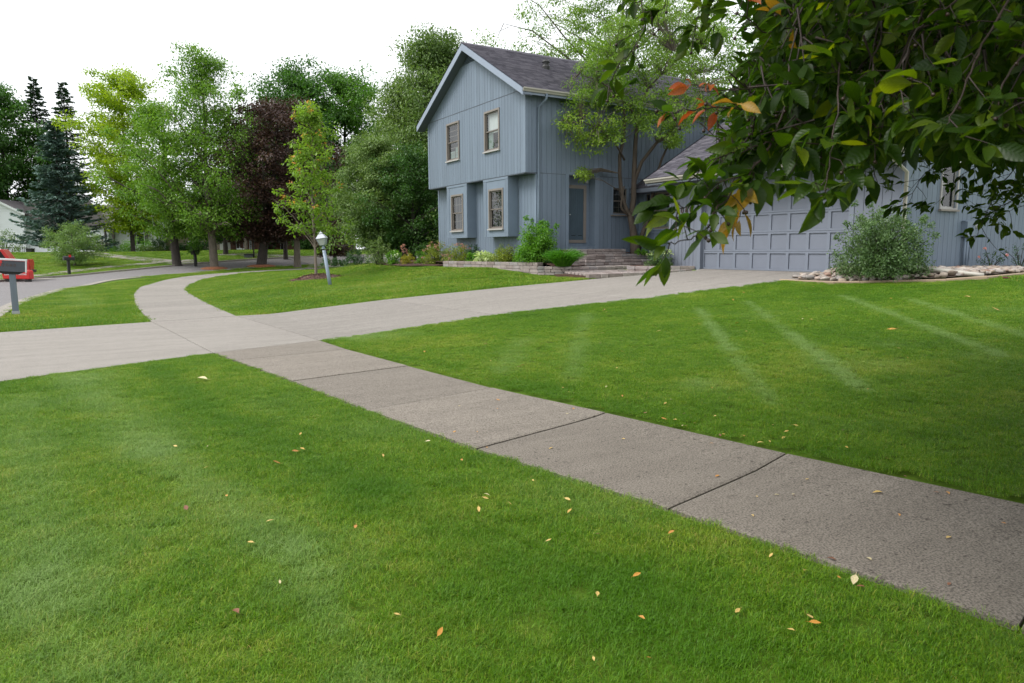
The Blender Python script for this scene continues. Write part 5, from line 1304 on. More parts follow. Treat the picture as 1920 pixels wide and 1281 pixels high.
# ornamental grass
og = thing('ornamental_grass', 'clump of arching bright green grass beside the steps', 'grass plant', BG, (13.41, 18.91, 0.93))
n = 900; a = rng.uniform(0, 6.283, n); rr = rng.random(n)**.7*.22
P = np.stack([rr*np.cos(a), rr*np.sin(a), np.full(n, -.02)], 1); A = np.stack([np.cos(a)*rng.uniform(.1, 1.0, n), np.sin(a)*rng.uniform(.1, 1.0, n), np.ones(n)], 1)
L = rng.uniform(.3, .68, n); V0 = leaf_cloud('blades', P, A, rnd(n), L, np.full(n, .018), .1); tag(link('blades', V0, LM['grassy'], og), kind='stuff')
P2 = P+unit(A)*(L*.75)[:, None]; A2 = A*[1.6, 1.6, .15]; tag(link('blades', leaf_cloud('blades', P2, A2, rnd(n), L*.5, np.full(n, .016), .1), LM['grassy'], og), kind='stuff')
shrub('sedum', 'pale-headed bushy plant beside the right of the steps', (15.80, 17.00, 0.97), .48, .56, LM['grey_shrub'], .06, 1900, 77, group=BG, flowers=(LM['hosta'], 16, .06, .6))
shrub('ground_cover', 'small green ground cover at the foot of the multi-stem tree', (17.38, 19.63, 1.29), .32, .17, LM['shrub'], .05, 900, 78, cat='plant', group=BG)
# rock bed shrub and roses
shrub('shrub', 'big silvery green shrub among the river stones before the garage', (14.69, 8.93, 0.90), 1.02, 1.42, LM['grey_shrub'], .058, 24000, 79, group='plants in the stone bed', asp=.45, stems=26, spiky=1, lump=.24)
def rose(base, label, seed, sz):
    t = shrub('rose_bush', label, base, .34*sz, .48*sz, LM['dk_shrub'], .045, 420, seed, group='plants in the stone bed', stems=8)
    return t
r1 = rose((19.36, 8.94, 0.90), 'sparse rose bush with pink blooms by the garage side wall', 80, 1.0)
for px, py in ((1847,466), (1889,478), (1836,482)):
    q = Vector(unproj(px, py, 17.5))-Vector(r1.location); b = MB()
    MB().tube([(0, 0, .05), q*.6+Vector((0, 0, .05)), q], [.006, .005, .004], 4).build('stem', M['bark_dark'], r1)
    scatter_leaves('bloom', [np.array(q)], .03, 22, .036, .9, LM['rose'], r1, .8, .6, -.2, kind='thing')
rose((20.21, 8.68, 1.01), 'leafy rose bush at the right picture edge by the garage wall', 81, 1.2)
# shrubs across the street
FS = 'shrubs before the far houses'
for i, (px, py, d, rx, hh, m_, lab) in enumerate([(222, 481, 84, 2.2, 1.3, 'maple_mid', 'rounded green shrub left below the far picture window'), (200, 479, 86, 1.6, 2.0, 'dk_shrub', 'dark shrub beside the white garage wall'), (262, 478, 86, 2.3, 2.0, 'shrub', 'bushy green shrub right below the far picture window'),
      (278, 481, 83, 2.0, 1.3, 'linden', 'low soft green shrub beside the far walk'), (300, 480, 84, 1.2, 2.4, 'dk_shrub', 'tall dark shrub at the end of the white house'), (346, 479, 84, .9, 1.5, 'dk_shrub', 'clipped dark shrub left of the far mailbox planter'), (366, 474, 84, 1.0, 1.5, 'maple_mid', 'clipped shrub behind the far mailbox planter'), (385, 479, 84, 1.4, 1.6, 'dk_shrub', 'round dark shrub right of the far mailbox planter'),
      (648, 478, 75, 1.5, 1.8, 'dk_shrub', 'dark shrub on the far lawn behind the lamp post'), (6, 474, 80, 2.4, 2.6, 'linden', 'grey-green shrub behind the red truck')]):
    shrub('shrub', lab, unproj(px, py, d), rx, hh, LM[m_], .2, 1500, 90+i, group=FS)
shrub('shrub', 'low yellow-green plant glowing in the shade behind the lamp post', (14.68, 44.20, 1.72), .35, .5, LM['yellow'], .09, 500, 101, group=FS)
shrub('planter_plant', 'green plant spilling from the far black planter', (8.73, 68.36, 1.30), .8, .9, LM['maple_mid'], .16, 700, 102, cat='plant', group=FS)
for px, py, d, r, lab in ((402, 503.5, 61.4, 1.1, 'orange-red mulch ring round the tall grey-trunked tree'), (490, 499.5, 64, 1.25, 'orange-red mulch ring round the purple maple trunk')):
    c = unproj(px, py, d); b = MB(); b.ring([(r, -.25), (r, .04), (r*.6, .14), (.001, .16)], 18, (c[0], c[1], h1(c[0], c[1])), True); o = b.build('mulch_ring', None); o.data.materials.append(paint('red_mulch', (.30, .12, .06), .95, .35, 8.)); tag(o, lab, None, None, 'structure')

# ------------------------------------------------------------------ houses across the street
wh = thing('white_house', 'white lap-sided house with grey roof across the street', 'house', None, (-5.27, 109.21, 0.96))
vx = Vector((math.cos(yaw), -math.sin(yaw), 0)); vy = Vector((math.sin(yaw), math.cos(yaw), 0))   # the house front lies about square to the view
wh.rotation_euler = (0, 0, -yaw)
pm = 1325.45/90
def hx(px): return (px-60)/pm
def hz(py): return (479-py)/pm
def lap(parent, x0, x1, z0, topf, y, mat='vinyl', e=.2):
    b = MB(); z = z0
    while z < max(topf(x0), topf(x1), topf((x0+x1)/2)):
        xs = np.linspace(x0, x1, 41); ok = [x for x in xs if topf(x) > z+e*.5]
        if len(ok) > 1:
            a, c = ok[0], ok[-1]; b.add([(a, y-.03, z), (c, y-.03, z), (c, y-.004, z+e), (a, y-.004, z+e), (a, y, z), (c, y, z)], [(0, 1, 2, 3), (4, 5, 1, 0)])
        z += e
    o = b.build('lap_siding', M[mat], parent); o['kind'] = 'stuff'; return o
# gabled garage end at the left
gx0, gx1, gpk = hx(-42), hx(50), hx(4); ez, pz = hz(398), hz(375)
wl0 = MB().prism([(gx0, -1.5), (gx1, -1.5), (gx1, ez-.1), (gpk, pz-.15), (gx0, ez-.1)], 'y', .02, 7).build('wall', M['vinyl'], wh)
lap(wl0, gx0, gx1, -.3, lambda x: ez-.1+(pz-ez)*(1-abs(x-gpk)/(gx1-gpk)), .0)
slope_ = (pz-ez)/(gx1-gpk)
rfw = MB().prism([(gx0-.5, ez-.5*slope_), (gpk, pz), (gx1+.5, ez-.5*slope_), (gx1+.5, ez-.5*slope_-.15), (gpk, pz-.15), (gx0-.5, ez-.5*slope_-.15)], 'y', -.4, 7.2).build('roof', M['roof_far'], wh)
MB().prism([(gx0-.5, ez-.5*slope_-.25), (gpk, pz-.28), (gx1+.5, ez-.5*slope_-.25), (gx1+.5, ez-.5*slope_+.02), (gpk, pz+.02), (gx0-.5, ez-.5*slope_+.02)], 'y', -.45, -.4).build('rake_board', M['white'], rfw)
MB().prism([(gx1-.2, ez), (gx1+3.5, ez), (gx1+3.5, pz-.1), (gpk+.1, pz-.05)], 'y', 3.4, 3.6).build('roof', M['roof_far'], wh)
MB().box(hx(3), hx(14.5), -.06, -.01, hz(478), hz(446)).build('door', M['vinyl'], wh)
# long wall, garage door and front
W0, W1 = hx(50), hx(200)
wl1 = MB().box(W0, W1, .8, 8, -1.5, 3.6).build('wall', M['vinyl'], wh); lap(wl1, W0, W1, -.4, lambda x: 3.6, .8)
gdw = MB().box(hx(146), hx(187), .70, .77, hz(484), hz(449)).build('garage_door', M['white'], wh)
for i in range(3): MB().box(hx(146), hx(187), .685, .70, hz(484)+.55*(i+1), hz(484)+.55*(i+1)+.03).build('door_joint', M['sill'], gdw)
MB().box(hx(187), hx(189), .66, .79, hz(484), hz(447)).build('door_casing', M['tan_far'], wh)
W2_, W3 = hx(200), hx(284)
wl2 = MB().box(W2_, W3, 2.0, 9, -1.5, 4.3).build('wall', M['vinyl'], wh); lap(wl2, W2_, W3, -.4, lambda x: 4.3, 2.0)
pw_ = MB().box(hx(236), hx(268), 1.88, 1.96, hz(460), hz(438)).build('picture_window', M['white'], wh)
for a, c, m_ in ((237.5, 243.5, 'roof_far'), (245, 258, 'darkint'), (259.5, 266.5, 'roof_far')): MB().box(hx(a), hx(c), 1.85, 1.88, hz(458.5), hz(439.5)).build('pane', M[m_], pw_)
MB().prism([(W0, 3.5), (W1+1.2, 3.5), (hx(170), 7.0), (W0, 7.0)], 'y', .3, .45).build('roof', M['roof_far'], wh)
MB().add([(W0, .2, 3.5), (W3+.8, .2, 3.6), (W3+.8, 5.4, 6.6), (W0, 5.4, 6.6)], [(0, 1, 2, 3)]).build('roof', M['roof_far'], wh)
for px in (199, 214): MB().box(hx(px)-.1, hx(px)+.1, .1, .3, -.4, 3.4).build('porch_post', M['bark_dark'], wh)
MB().box(hx(199), hx(214), .12, .26, 1.3, 1.5).build('porch_rail', M['bark_dark'], wh)
# brown brick and tan house further right
bh = thing('brick_house', 'tan and brown brick house glimpsed between the tree trunks', 'house', None, (16.75, 99.39, 0.76)); bh.rotation_euler = (0, 0, -yaw); pm2 = 1325.45/93
bx = lambda px: (px-430)/pm2
bz = lambda py: (480-py)/pm2
MB().box(bx(292), bx(432), 1.0, 9, -1.5, 3.2).build('wall', M['tan_far'], bh)
MB().box(bx(432), bx(488), .2, 9, -1.5, 4.6).build('wall', M['brick_far'], bh)
MB().box(bx(488), bx(640), 1.4, 9, -1.5, 3.0).build('wall', M['brick_far'], bh)
MB().add([(bx(288), .4, 3.2), (bx(645), .4, 3.2), (bx(645), 5, 6.2), (bx(288), 5, 6.2)], [(0, 1, 2, 3)]).build('roof', M['roof_far'], bh)
for a, c, y0, y1, yy in ((443, 450, 476, 450, .12), (457, 464, 464, 448, .12), (348, 354, 474, 452, .9), (468, 472, 478, 448, .1), (520, 530, 472, 455, 1.3)):
    w_ = MB().box(bx(a), bx(c), yy, yy+.08, bz(y0), bz(y1)).build('window', M['white'], bh); MB().box(bx(a)+.1, bx(c)-.1, yy-.02, yy, bz(y0)+.1, bz(y1)-.1).build('pane', M['darkint'], w_)
gdoor = MB().box(bx(408), bx(431), .9, .98, bz(481), bz(455)).build('garage_door', M['white'], bh)
for i, (px, py) in enumerate(((450, 474), (461, 474))):
    p = unproj(px, py, 88); ch = thing('porch_chair', ['white porch chair left of the pair before the brick house', 'white porch chair right of the pair before the brick house'][i], 'chair', 'porch chairs', p)
    MB().box(-.3, .3, -.3, .3, -.1, 0).build('seat', M['white'], ch); MB().box(-.3, .3, .24, .3, 0, .55).build('backrest', M['white'], ch)
    for sx in (-1, 1):
        for sy in (-1, 1): MB().box(sx*.27-.03, sx*.27+.03, sy*.27-.03, sy*.27+.03, -.5, -.1).build('leg', M['white'], ch)
ub = thing('utility_box', 'dark green utility cabinet on the far lawn', 'utility box', None, (14.20, 73.78, 0.57)); ub.rotation_euler = (0, 0, -yaw)
MB().box(-.42, .42, 0, .6, 0, .52).build('cabinet', M['mailbox'], ub); MB().box(-.46, .46, -.04, .64, .521, .57).build('cabinet_lid', M['black'], ub)
MB().box(.44, .56, .1, .2, -.1, 3.2).build('post', M['bark_dark'], ub)
# fence, bins and landscape wall by the white house
fn = thing('chain_fence', 'thin dark wire fence with posts beside the white house', 'fence', None, (-6.71, 105.36, 0.93)); fn.rotation_euler = (0, 0, -yaw); p3 = 1325.45/86
for px in (24, 44, 47, 52): MB().tube([((px-30)/p3, 0, -.1), ((px-30)/p3, 0, 1.05)], .035, 6).build('fence_post', M['black'], fn)
for z in (.08, 1.02): MB().tube([((8-30)/p3, 0, z), ((52-30)/p3, 0, z)], .022, 5).build('rail', M['black'], fn)
wm = MB()
for i in range(40):
    x = (8-30)/p3+i*.073; wm.tube([(x, 0, .1), (x, 0, 1.0)], .004, 3, cap=False)
wm.build('wire_mesh', M['black'], fn)['kind'] = 'stuff'
for i, (px, d) in enumerate(((58, 84),)):
    bn = thing('wheelie_bin', 'black wheeled refuse bin against the white house wall', 'bin', None, unproj(px, 483, d)); bn.rotation_euler = (0, 0, -yaw)
    MB().prism([(-.27, .08), (.27, .08), (.34, 1.0), (-.34, 1.0)], 'y', -.3, .3).build('body', M['black'], bn)
    MB().prism([(-.37, 1.0), (.37, 1.0), (.33, 1.08), (-.33, 1.08)], 'y', -.36, .36).build('lid', M['black'], bn)
    for sx in (-.25, .25): MB().tube([(sx-.03, .25, .1), (sx+.03, .25, .1)], .1, 12).build('wheel', M['tyre'], bn)
lw_ = tag(MB().box(0, .01, 0, .01, 0, .01).build('timber_wall', M['brick_far']), 'low dark timber retaining wall on the far lawn right of the truck', 'garden wall')
q0, q1 = unproj(66, 490, 66), unproj(93, 491.5, 66)
lw_.data.clear_geometry(); t_ = MB(); t_.tube([Vector(q0)+Vector((0, 0, -.1)), Vector(q1)+Vector((0, 0, -.1))], .2, 4, False); t_.tube([Vector(q1)+Vector((0, 0, -.22)), Vector(q1)+Vector((0, 0, .18))], .12, 6, False); lw_.data.from_pydata(t_.v, [], t_.f)

# ------------------------------------------------------------------ red pickup truck at the kerb
tk = thing('pickup_truck', 'red pickup truck parked across the street behind the mailbox', 'truck', None, (-2.74, 55.03, -0.27)); 
tk.rotation_euler = (0, 0, R(174))    # local +x points to the truck's front (left in the photograph)
def side(pts, y0, y1, mat, name, parent, bev=.03):
    b = MB(); b.prism(pts, 'y', y0, y1); o = b.build(name, mat, parent)
    m = o.modifiers.new('bevel', 'BEVEL'); m.width = bev; m.segments = 2; m.limit_method = 'ANGLE'; return o
bodyp = [(0, .55), (.02, 1.25), (1.75, 1.22), (3.4, 1.22), (4.9, 1.12), (5.1, .95), (5.1, .45), (4.7, .42), (4.62, .7), (4.35, .86), (4.0, .86), (3.75, .7), (3.68, .42), (1.42, .42), (1.35, .7), (1.1, .86), (.75, .86), (.5, .7), (.43, .45)]
side(bodyp, -.95, .95, M['red'], 'body', tk)
cab = side([(.90, 1.215), (1.3, 1.88), (2.9, 1.92), (3.6, 1.215)], -.86, .86, M['red'], 'cab', tk)
for s in (1, -1):
    y0, y1 = (.862, .868) if s > 0 else (-.868, -.862)
    MB().prism([(1.15, 1.28), (1.42, 1.78), (1.85, 1.78), (1.75, 1.28)], 'y', y0, y1).build('window', M['darkint'], cab)
    MB().prism([(1.90, 1.28), (2.0, 1.78), (2.85, 1.80), (3.3, 1.28)], 'y', y0, y1).build('window', M['darkint'], cab)
    for x in (.93, 4.18):
        w = MB(wall_mtx((x, s*.93, .39), (1, 0, 0), (0, s, 0))); w.tube([(0, -.22, 0), (0, .0, 0)], .39, 20); wo2 = w.build('wheel', M['tyre'], tk)
        w = MB(wall_mtx((x, s*.93, .39), (1, 0, 0), (0, s, 0))); w.tube([(0, -.02, 0), (0, .012, 0)], .23, 16); w.build('rim', M['steel'], wo2)
    MB().box(-.015, .02, s*.78-.12 if s > 0 else -.94, .94 if s > 0 else -.66, .85, 1.15).build('tail_light', M['red_dull'], tk)
MB().box(-.03, 0.0, -.64, .64, .62, 1.18).build('tailgate', M['red'], tk)
MB().box(-.12, -.0, -.9, .9, .42, .58).build('bumper', M['black'], tk)
MB().box(.1, 1.9, -.8, .8, 1.255, 1.26).build('bed_liner', M['black'], tk)
rb = thing('red_plow_box', 'low red equipment box with white lettering beside the pickup truck', 'equipment box', None, (-3.48, 53.23, -0.32)); rb.rotation_euler = (0, 0, -yaw-R(3))
o = MB().prism([(-.88, .12), (-.95, .62), (-.86, .70), (.78, .66), (.84, .55), (.84, .1)], 'y', 0, .42).build('box', M['red'], rb)
mo_ = o.modifiers.new('bevel', 'BEVEL'); mo_.width = .05; mo_.segments = 2
for x in (-.6, .6): MB().box(x-.1, x+.1, .05, .37, -.1, .1).build('foot', M['black'], rb)
glyph('lettering', 'Lawning  Trammel', .19, .004, M['white'], rb, Matrix(((1, 0, 0, -.03), (0, 0, -1, -.012), (0, 1, 0, .36), (0, 0, 0, 1))))

# ------------------------------------------------------------------ crab-apple tree overhanging from the right
ct = thing('crabapple_tree', 'crabapple tree hanging its leafy branches in from the upper right', 'tree', None, (6.6, .1, h1(6.6, .1)))
co = Vector(ct.location)
def leafshape(name, mat, curl, bend, seg=5):
    """unit-length leaf along +x, upper side +z, folded at the midrib, curled along its length"""
    V = []; F = []
    wid = [.05, .62, .95, .80, .38]
    for i in range(seg+1):
        t = i/seg; x = t*(1-.10*bend*t); z = -bend*.42*t*t
        w = (.045 if i == 0 else .0 if i == seg else [0, .30, .46, .42, .26][i])*.47
        V += [(x, -w, z+w*curl), (x, 0, z), (x, w, z+w*curl)]
    for i in range(seg):
        for j in (0, 1): F.append((3*i+j, 3*i+3+j, 3*i+4+j, 3*i+1+j))
    # petiole
    b = len(V); V += [(0, -.012, 0), (0, .012, 0), (-.28, .008, .03), (-.28, -.008, .03)]; F.append((b, b+1, b+2, b+3))
    me = bpy.data.meshes.new(name); me.from_pydata(V, [], F); me.polygons.foreach_set('use_smooth', [True]*len(F)); me.materials.append(mat); me.update(); return me
def bigleaf(name, stops, trans, tint):
    m, nt, b = nodemat(name)
    tc = nt.nodes.new('ShaderNodeTexCoord'); P = tc.outputs['Object']
    sp = nt.nodes.new('ShaderNodeSeparateXYZ'); nt.links.new(P, sp.inputs[0])
    r = math_(nt, 'FRACT', math_(nt, 'ADD', objrand(nt), math_(nt, 'MULTIPLY', island(nt), 1.0)))
    c = ramp(nt, r, stops)
    ay = math_(nt, 'ABSOLUTE', sp.outputs[1])
    rib = math_(nt, 'LESS_THAN', ay, .010)
    wv = math_(nt, 'SINE', math_(nt, 'MULTIPLY', math_(nt, 'SUBTRACT', sp.outputs[0], math_(nt, 'MULTIPLY', ay, .9)), 52.0))
    vein = math_(nt, 'GREATER_THAN', wv, .93)
    f = math_(nt, 'MULTIPLY', math_(nt, 'MAXIMUM', rib, math_(nt, 'MULTIPLY', vein, .5)), .35)
    c = mixc(nt, f, c, mixc(nt, 1., c, (1.7, 1.5, 1.6), 'MULTIPLY'))
    c = mixc(nt, .5, c, ramp(nt, noise(nt, 5., 3, .6, P), [(.3, (.75, .75, .7)), (.7, (1.2, 1.15, 1.1))]), 'MULTIPLY')
    nt.links.new(c, b.inputs['Base Color']); b.inputs['Roughness'].default_value = .42; b.inputs['Specular IOR Level'].default_value = .35
    bump(nt, b, wv, .12, .02)
    t = nt.nodes.new('ShaderNodeBsdfTranslucent'); nt.links.new(mixc(nt, 1., c, tint, 'MULTIPLY'), t.inputs[0])
    ms = nt.nodes.new('ShaderNodeMixShader'); ms.inputs[0].default_value = trans
    nt.links.new(b.outputs[0], ms.inputs[1]); nt.links.new(t.outputs[0], ms.inputs[2]); nt.links.new(ms.outputs[0], nt.nodes['Material Output'].inputs[0])
    return m
GL = bigleaf('crabapple_leaf_green', [(0, (.012, .034, .003)), (.5, (.024, .056, .004)), (.74, (.045, .088, .005)), (1, (.13, .18, .010))], .5, (2.7, 2.3, .4))  # brightest stop puts the glow of backlit fringe leaves into the colour
YL = bigleaf('crabapple_leaf_yellow', [(0, (.30, .20, .02)), (1, (.36, .22, .03))], .45, (1.3, 1.1, .6))
OL = bigleaf('crabapple_leaf_orange', [(0, (.36, .11, .022)), (1, (.30, .065, .022))], .4, (1.3, 1.0, .7))
G_ME = [leafshape('leaf', GL, c, b_) for c, b_ in ((.35, .3), (.55, .7), (.2, .1), (.7, 1.0), (.3, -.3), (.45, .5))]
Y_ME = [leafshape('leaf', YL, .5, .7), leafshape('leaf', YL, .6, .3)]
O_ME = [leafshape('leaf', OL, .6, .8), leafshape('leaf', OL, .5, .4)]
LEAVES = []      # (base, axis, normal, length, kind)
TW = MB(); BERRY = []
def add_leaf(p, axis, nrm, L, kind='g'): LEAVES.append((np.array(p, float), unit(np.array(axis, float)), np.array(nrm, float), L, kind))
DRIFT = np.array([-.856, .518, 0])*.42
def shoot(p, d, n, L0, kind='g', spread=.9, droop=.34):
    """a spur: n leaves fanning round direction d"""
    d = unit(np.array(d, float))
    for i in range(n):
        a = unit(d*.75+rng.normal(0, 1, 3)*spread*.55+DRIFT*rng.uniform(0, 1.5)+np.array([0, 0, -droop*rng.uniform(.1, 1.5)]))
        nn = unit(np.array([0, 0, 1.0])+rng.normal(0, .55, 3)-d*.2)
        L = L0*rng.uniform(.45, 1.22)
        add_leaf(np.array(p)+a*L*.26, a, nn, L, kind)
def berries(p):
    for i in range(rng.integers(1, 4)):
        q = np.array(p)+rng.normal(0, .018, 3)+[0, 0, -.03]; TW.tube([np.array(p)-np.array(co), (np.array(p)+q)/2-np.array(co)+[0, 0, .004], q-np.array(co)], [.0012, .001, .001], 4, cap=False); BERRY.append(q)
def branch(pts, r0, step, L0, n=(3, 6), kinds=None, side_len=.085, r1=.002, berry=.25, start=0.0):
    """pts world polyline; leafy spurs and short twigs along it"""
    p = np.array(pts, float)
    q = []
    for i in range(len(p)-1):
        p0, p1, p2, p3 = p[max(i-1, 0)], p[i], p[i+1], p[min(i+2, len(p)-1)]
        for t in np.linspace(0, 1, 6, endpoint=False): q.append(.5*((2*p1)+(-p0+p2)*t+(2*p0-5*p1+4*p2-p3)*t*t+(-p0+3*p1-3*p2+p3)*t**3))
    q.append(p[-1]); q = np.array(q)+rng.normal(0, .0022, (len(q), 3))
    TW.tube([v-np.array(co) for v in q], list(np.linspace(r0*.40, r1*.5, len(q))), 6)
    s = np.r_[0, np.cumsum(np.linalg.norm(np.diff(q, axis=0), axis=1))]; L = s[-1]
    u = start*L+step*.5
    while u < L:
        c = np.array([np.interp(u, s, q[:, k]) for k in range(3)]); c2 = np.array([np.interp(min(u+.01, L), s, q[:, k]) for k in range(3)]); d = unit(c2-c+1e-9)
        sd_ = unit(np.cross(d, rng.normal(size=3)))
        k = 'g'
        if kinds: 
            for (a, b_, kk, pr) in kinds:
                if a <= u/L <= b_ and rng.random() < pr: k = kk
        sl = side_len*rng.uniform(.15, 1.0); e = c+unit(d*.7+sd_*.8+np.array([0, 0, -.02]))*sl
        TW.tube([c-np.array(co), (c+e)/2-np.array(co)+rng.normal(0, .006, 3), e-np.array(co)], [.0017, .0013, .0009], 4, cap=False)
        shoot(e, d*.5+sd_*.6, int(rng.integers(*n)), L0, k)
        if sl > side_len*.5: shoot((c+e)/2, d*.4+sd_, 2, L0*.9, k)
        if rng.random() < berry: berries(e)
        u += step*.72*rng.uniform(.6, 1.4)
    shoot(q[-1], (q[-1]-q[-2])*[1, 1, .3]+DRIFT*.02, 4, L0, 'g' if not kinds else ('o' if kinds[-1][2] == 'o' and kinds[-1][1] >= 1 else 'g'), .6)
# trunk and main limbs (outside the picture, to the right)
TB = MB()
TB.tube([(0, 0, -.3), (0, 0, .05), (.03, .02, .5), (-.03, .05, 1.1), (-.08, .05, 1.6)], [.22, .19, .15, .135, .14], 12); TB.build('trunk', M['bark'], ct)
LB = MB()
hub = np.array([-.08, .05, 1.6])
cw = np.array(co)
for e, m_ in (((2.28, 1.38, 2.59), (.3, .0, 1.2)), ((2.14, 0.82, 2.24), (-.2, .2, 1.0)), ((4.65, 1.58, 2.48), (.2, .6, .8)), ((7.5, 2.4, 4.2), (.4, .8, 1.2)), ((8.6, -1.0, 4.0), (.9, -.3, 1.2)), ((6.4, -2.4, 4.2), (0, -.9, 1.3)), ((4.4, -1.5, 3.9), (-.7, -.6, 1.2)), ((5.8, .6, 5.2), (-.1, .2, 1.8))):
    e = np.array(e)-cw; LB.tube([hub-[0, 0, .1], hub+np.array(m_)*.5, (hub+e)/2+[0, 0, .35], e], [.085, .07, .045, .014], 8)
LB.build('limbs', M['bark'], ct)['kind'] = 'stuff'
B = branch
B([(2.22, 1.28, 2.48), (1.93, 1.24, 2.22), (1.67, 1.19, 2.02), (1.50, 1.17, 1.87), (1.41, 1.14, 1.75), (1.30, 1.12, 1.66), (1.20, 1.11, 1.59), (1.15, 1.08, 1.55), (1.08, 1.07, 1.52), (1.02, 1.07, 1.51)], .011, .06, .062, (3, 5), berry=.5, side_len=.045)
B([(1.50, 1.17, 1.87), (1.40, 1.18, 1.83), (1.28, 1.19, 1.82), (1.20, 1.21, 1.81), (1.16, 1.21, 1.80)], .005, .058, .047, (2, 4), kinds=[(.5, 1.0, 'o', .9), (.3, .55, 'y', .4)], side_len=.06)
B([(1.44, 1.19, 1.89), (1.35, 1.19, 1.87), (1.26, 1.20, 1.86), (1.21, 1.21, 1.87)], .004, .07, .042, (2, 3), kinds=[(.7, 1.0, 'o', .8)], side_len=.05)
B([(1.89, 1.23, 2.33), (1.66, 1.21, 2.11), (1.48, 1.21, 2.02), (1.38, 1.20, 2.03), (1.32, 1.20, 2.04)], .006, .075, .060, (2, 4), kinds=[(.86, .99, 'o', .5), (.5, .86, 'y', .3)], side_len=.07)
B([(1.66, 1.74, 2.53), (1.52, 1.69, 2.34), (1.41, 1.61, 2.20), (1.37, 1.56, 2.11), (1.33, 1.54, 2.05), (1.27, 1.54, 1.99)], .006, .06, .056, (3, 6), side_len=.08, berry=.5)
B([(1.69, 1.60, 2.45), (1.57, 1.53, 2.26), (1.51, 1.49, 2.16), (1.47, 1.46, 2.09)], .005, .06, .056, (3, 6), side_len=.08)
B([(1.87, 1.61, 2.50), (1.73, 1.56, 2.33), (1.64, 1.54, 2.23), (1.58, 1.50, 2.15)], .005, .06, .056, (3, 6), side_len=.08)
B([(1.58, 1.66, 2.42), (1.52, 1.61, 2.28), (1.47, 1.58, 2.20), (1.46, 1.57, 2.17)], .004, .06, .05, (2, 5), side_len=.06, berry=.9)
B([(1.41, 1.14, 1.75), (1.32, 1.15, 1.72), (1.24, 1.16, 1.70), (1.17, 1.18, 1.64), (1.13, 1.17, 1.60)], .005, .06, .060, (3, 6), kinds=[(.92, .99, 'o', .15)], side_len=.06)
B([(1.42, 1.17, 1.71), (1.35, 1.16, 1.65), (1.32, 1.15, 1.61)], .004, .055, .064, (3, 5), kinds=[(.6, 1., 'y', .55)], side_len=.05, berry=.6)
B([(1.30, 1.12, 1.66), (1.22, 1.14, 1.64), (1.16, 1.15, 1.60), (1.13, 1.17, 1.58)], .004, .06, .060, (3, 5), side_len=.05)
B([(1.66, 1.10, 2.17), (1.51, 1.04, 1.96), (1.40, 0.97, 1.80), (1.34, 0.94, 1.68), (1.29, 0.91, 1.61)], .007, .06, .064, (3, 6), side_len=.08)
B([(1.80, 1.40, 2.34), (1.68, 1.31, 2.08), (1.61, 1.27, 1.92), (1.52, 1.25, 1.80)], .006, .06, .068, (3, 6))
B([(2.00, 1.04, 2.34), (1.71, 0.99, 2.02), (1.53, 0.95, 1.83), (1.41, 0.92, 1.69), (1.36, 0.91, 1.63)], .008, .06, .066, (3, 6), side_len=.09)
B([(1.86, 0.81, 2.18), (1.63, 0.79, 1.94), (1.50, 0.77, 1.81), (1.43, 0.76, 1.73)], .008, .075, .070, (3, 5), side_len=.10)
B([(1.87, 0.72, 2.04), (1.66, 0.73, 1.90), (1.54, 0.72, 1.80), (1.50, 0.71, 1.73)], .007, .08, .074, (3, 5), side_len=.10)
B([(1.86, 0.87, 2.22), (1.64, 0.86, 2.04), (1.50, 0.87, 1.94), (1.44, 0.86, 1.84), (1.42, 0.83, 1.76)], .007, .07, .074, (3, 6), side_len=.12)
B([(1.75, 1.05, 2.22), (1.59, 1.00, 2.01), (1.52, 0.97, 1.88), (1.50, 0.93, 1.78), (1.46, 0.92, 1.70)], .006, .065, .070, (3, 6))
B([(2.08, 1.31, 2.13), (1.80, 1.27, 1.87), (1.64, 1.26, 1.73), (1.54, 1.26, 1.68)], .005, .06, .070, (3, 6))
B([(2.23, 1.22, 2.10), (2.00, 1.20, 1.87), (1.87, 1.20, 1.71), (1.80, 1.20, 1.66)], .005, .06, .070, (3, 6))
# farther, smaller-looking sprays at the right
for pts in ([(5.80, 2.07, 2.54), (5.07, 2.10, 2.12), (4.60, 2.10, 1.88), (4.40, 2.08, 1.69), (4.29, 2.07, 1.55)], [(5.01, 2.19, 2.54), (4.41, 2.26, 2.09), (4.11, 2.29, 1.90), (3.93, 2.26, 1.73)], [(5.57, 2.22, 2.61), (4.99, 2.27, 2.14), (4.67, 2.32, 2.03), (4.43, 2.34, 1.94)],
            [(5.28, 1.95, 2.02), (4.93, 2.02, 1.89), (4.65, 2.06, 1.77), (4.46, 2.11, 1.69)], [(4.73, 1.97, 2.29), (4.39, 2.02, 2.03), (4.13, 2.10, 1.88), (4.05, 2.08, 1.82)], [(5.72, 2.07, 2.20), (5.29, 2.17, 1.95), (4.96, 2.23, 1.77), (4.71, 2.26, 1.74)],
            [(5.58, 1.99, 1.91), (5.22, 2.08, 1.81), (4.93, 2.12, 1.75), (4.84, 2.17, 1.71)], [(4.83, 2.21, 2.64), (4.20, 2.27, 2.17), (3.94, 2.29, 1.98), (3.83, 2.34, 1.93)], [(5.11, 1.86, 2.30), (4.76, 1.91, 1.99), (4.56, 1.95, 1.83), (4.44, 1.95, 1.77)]):
    B(pts, .010, .075, .064, (4, 7), side_len=.20)
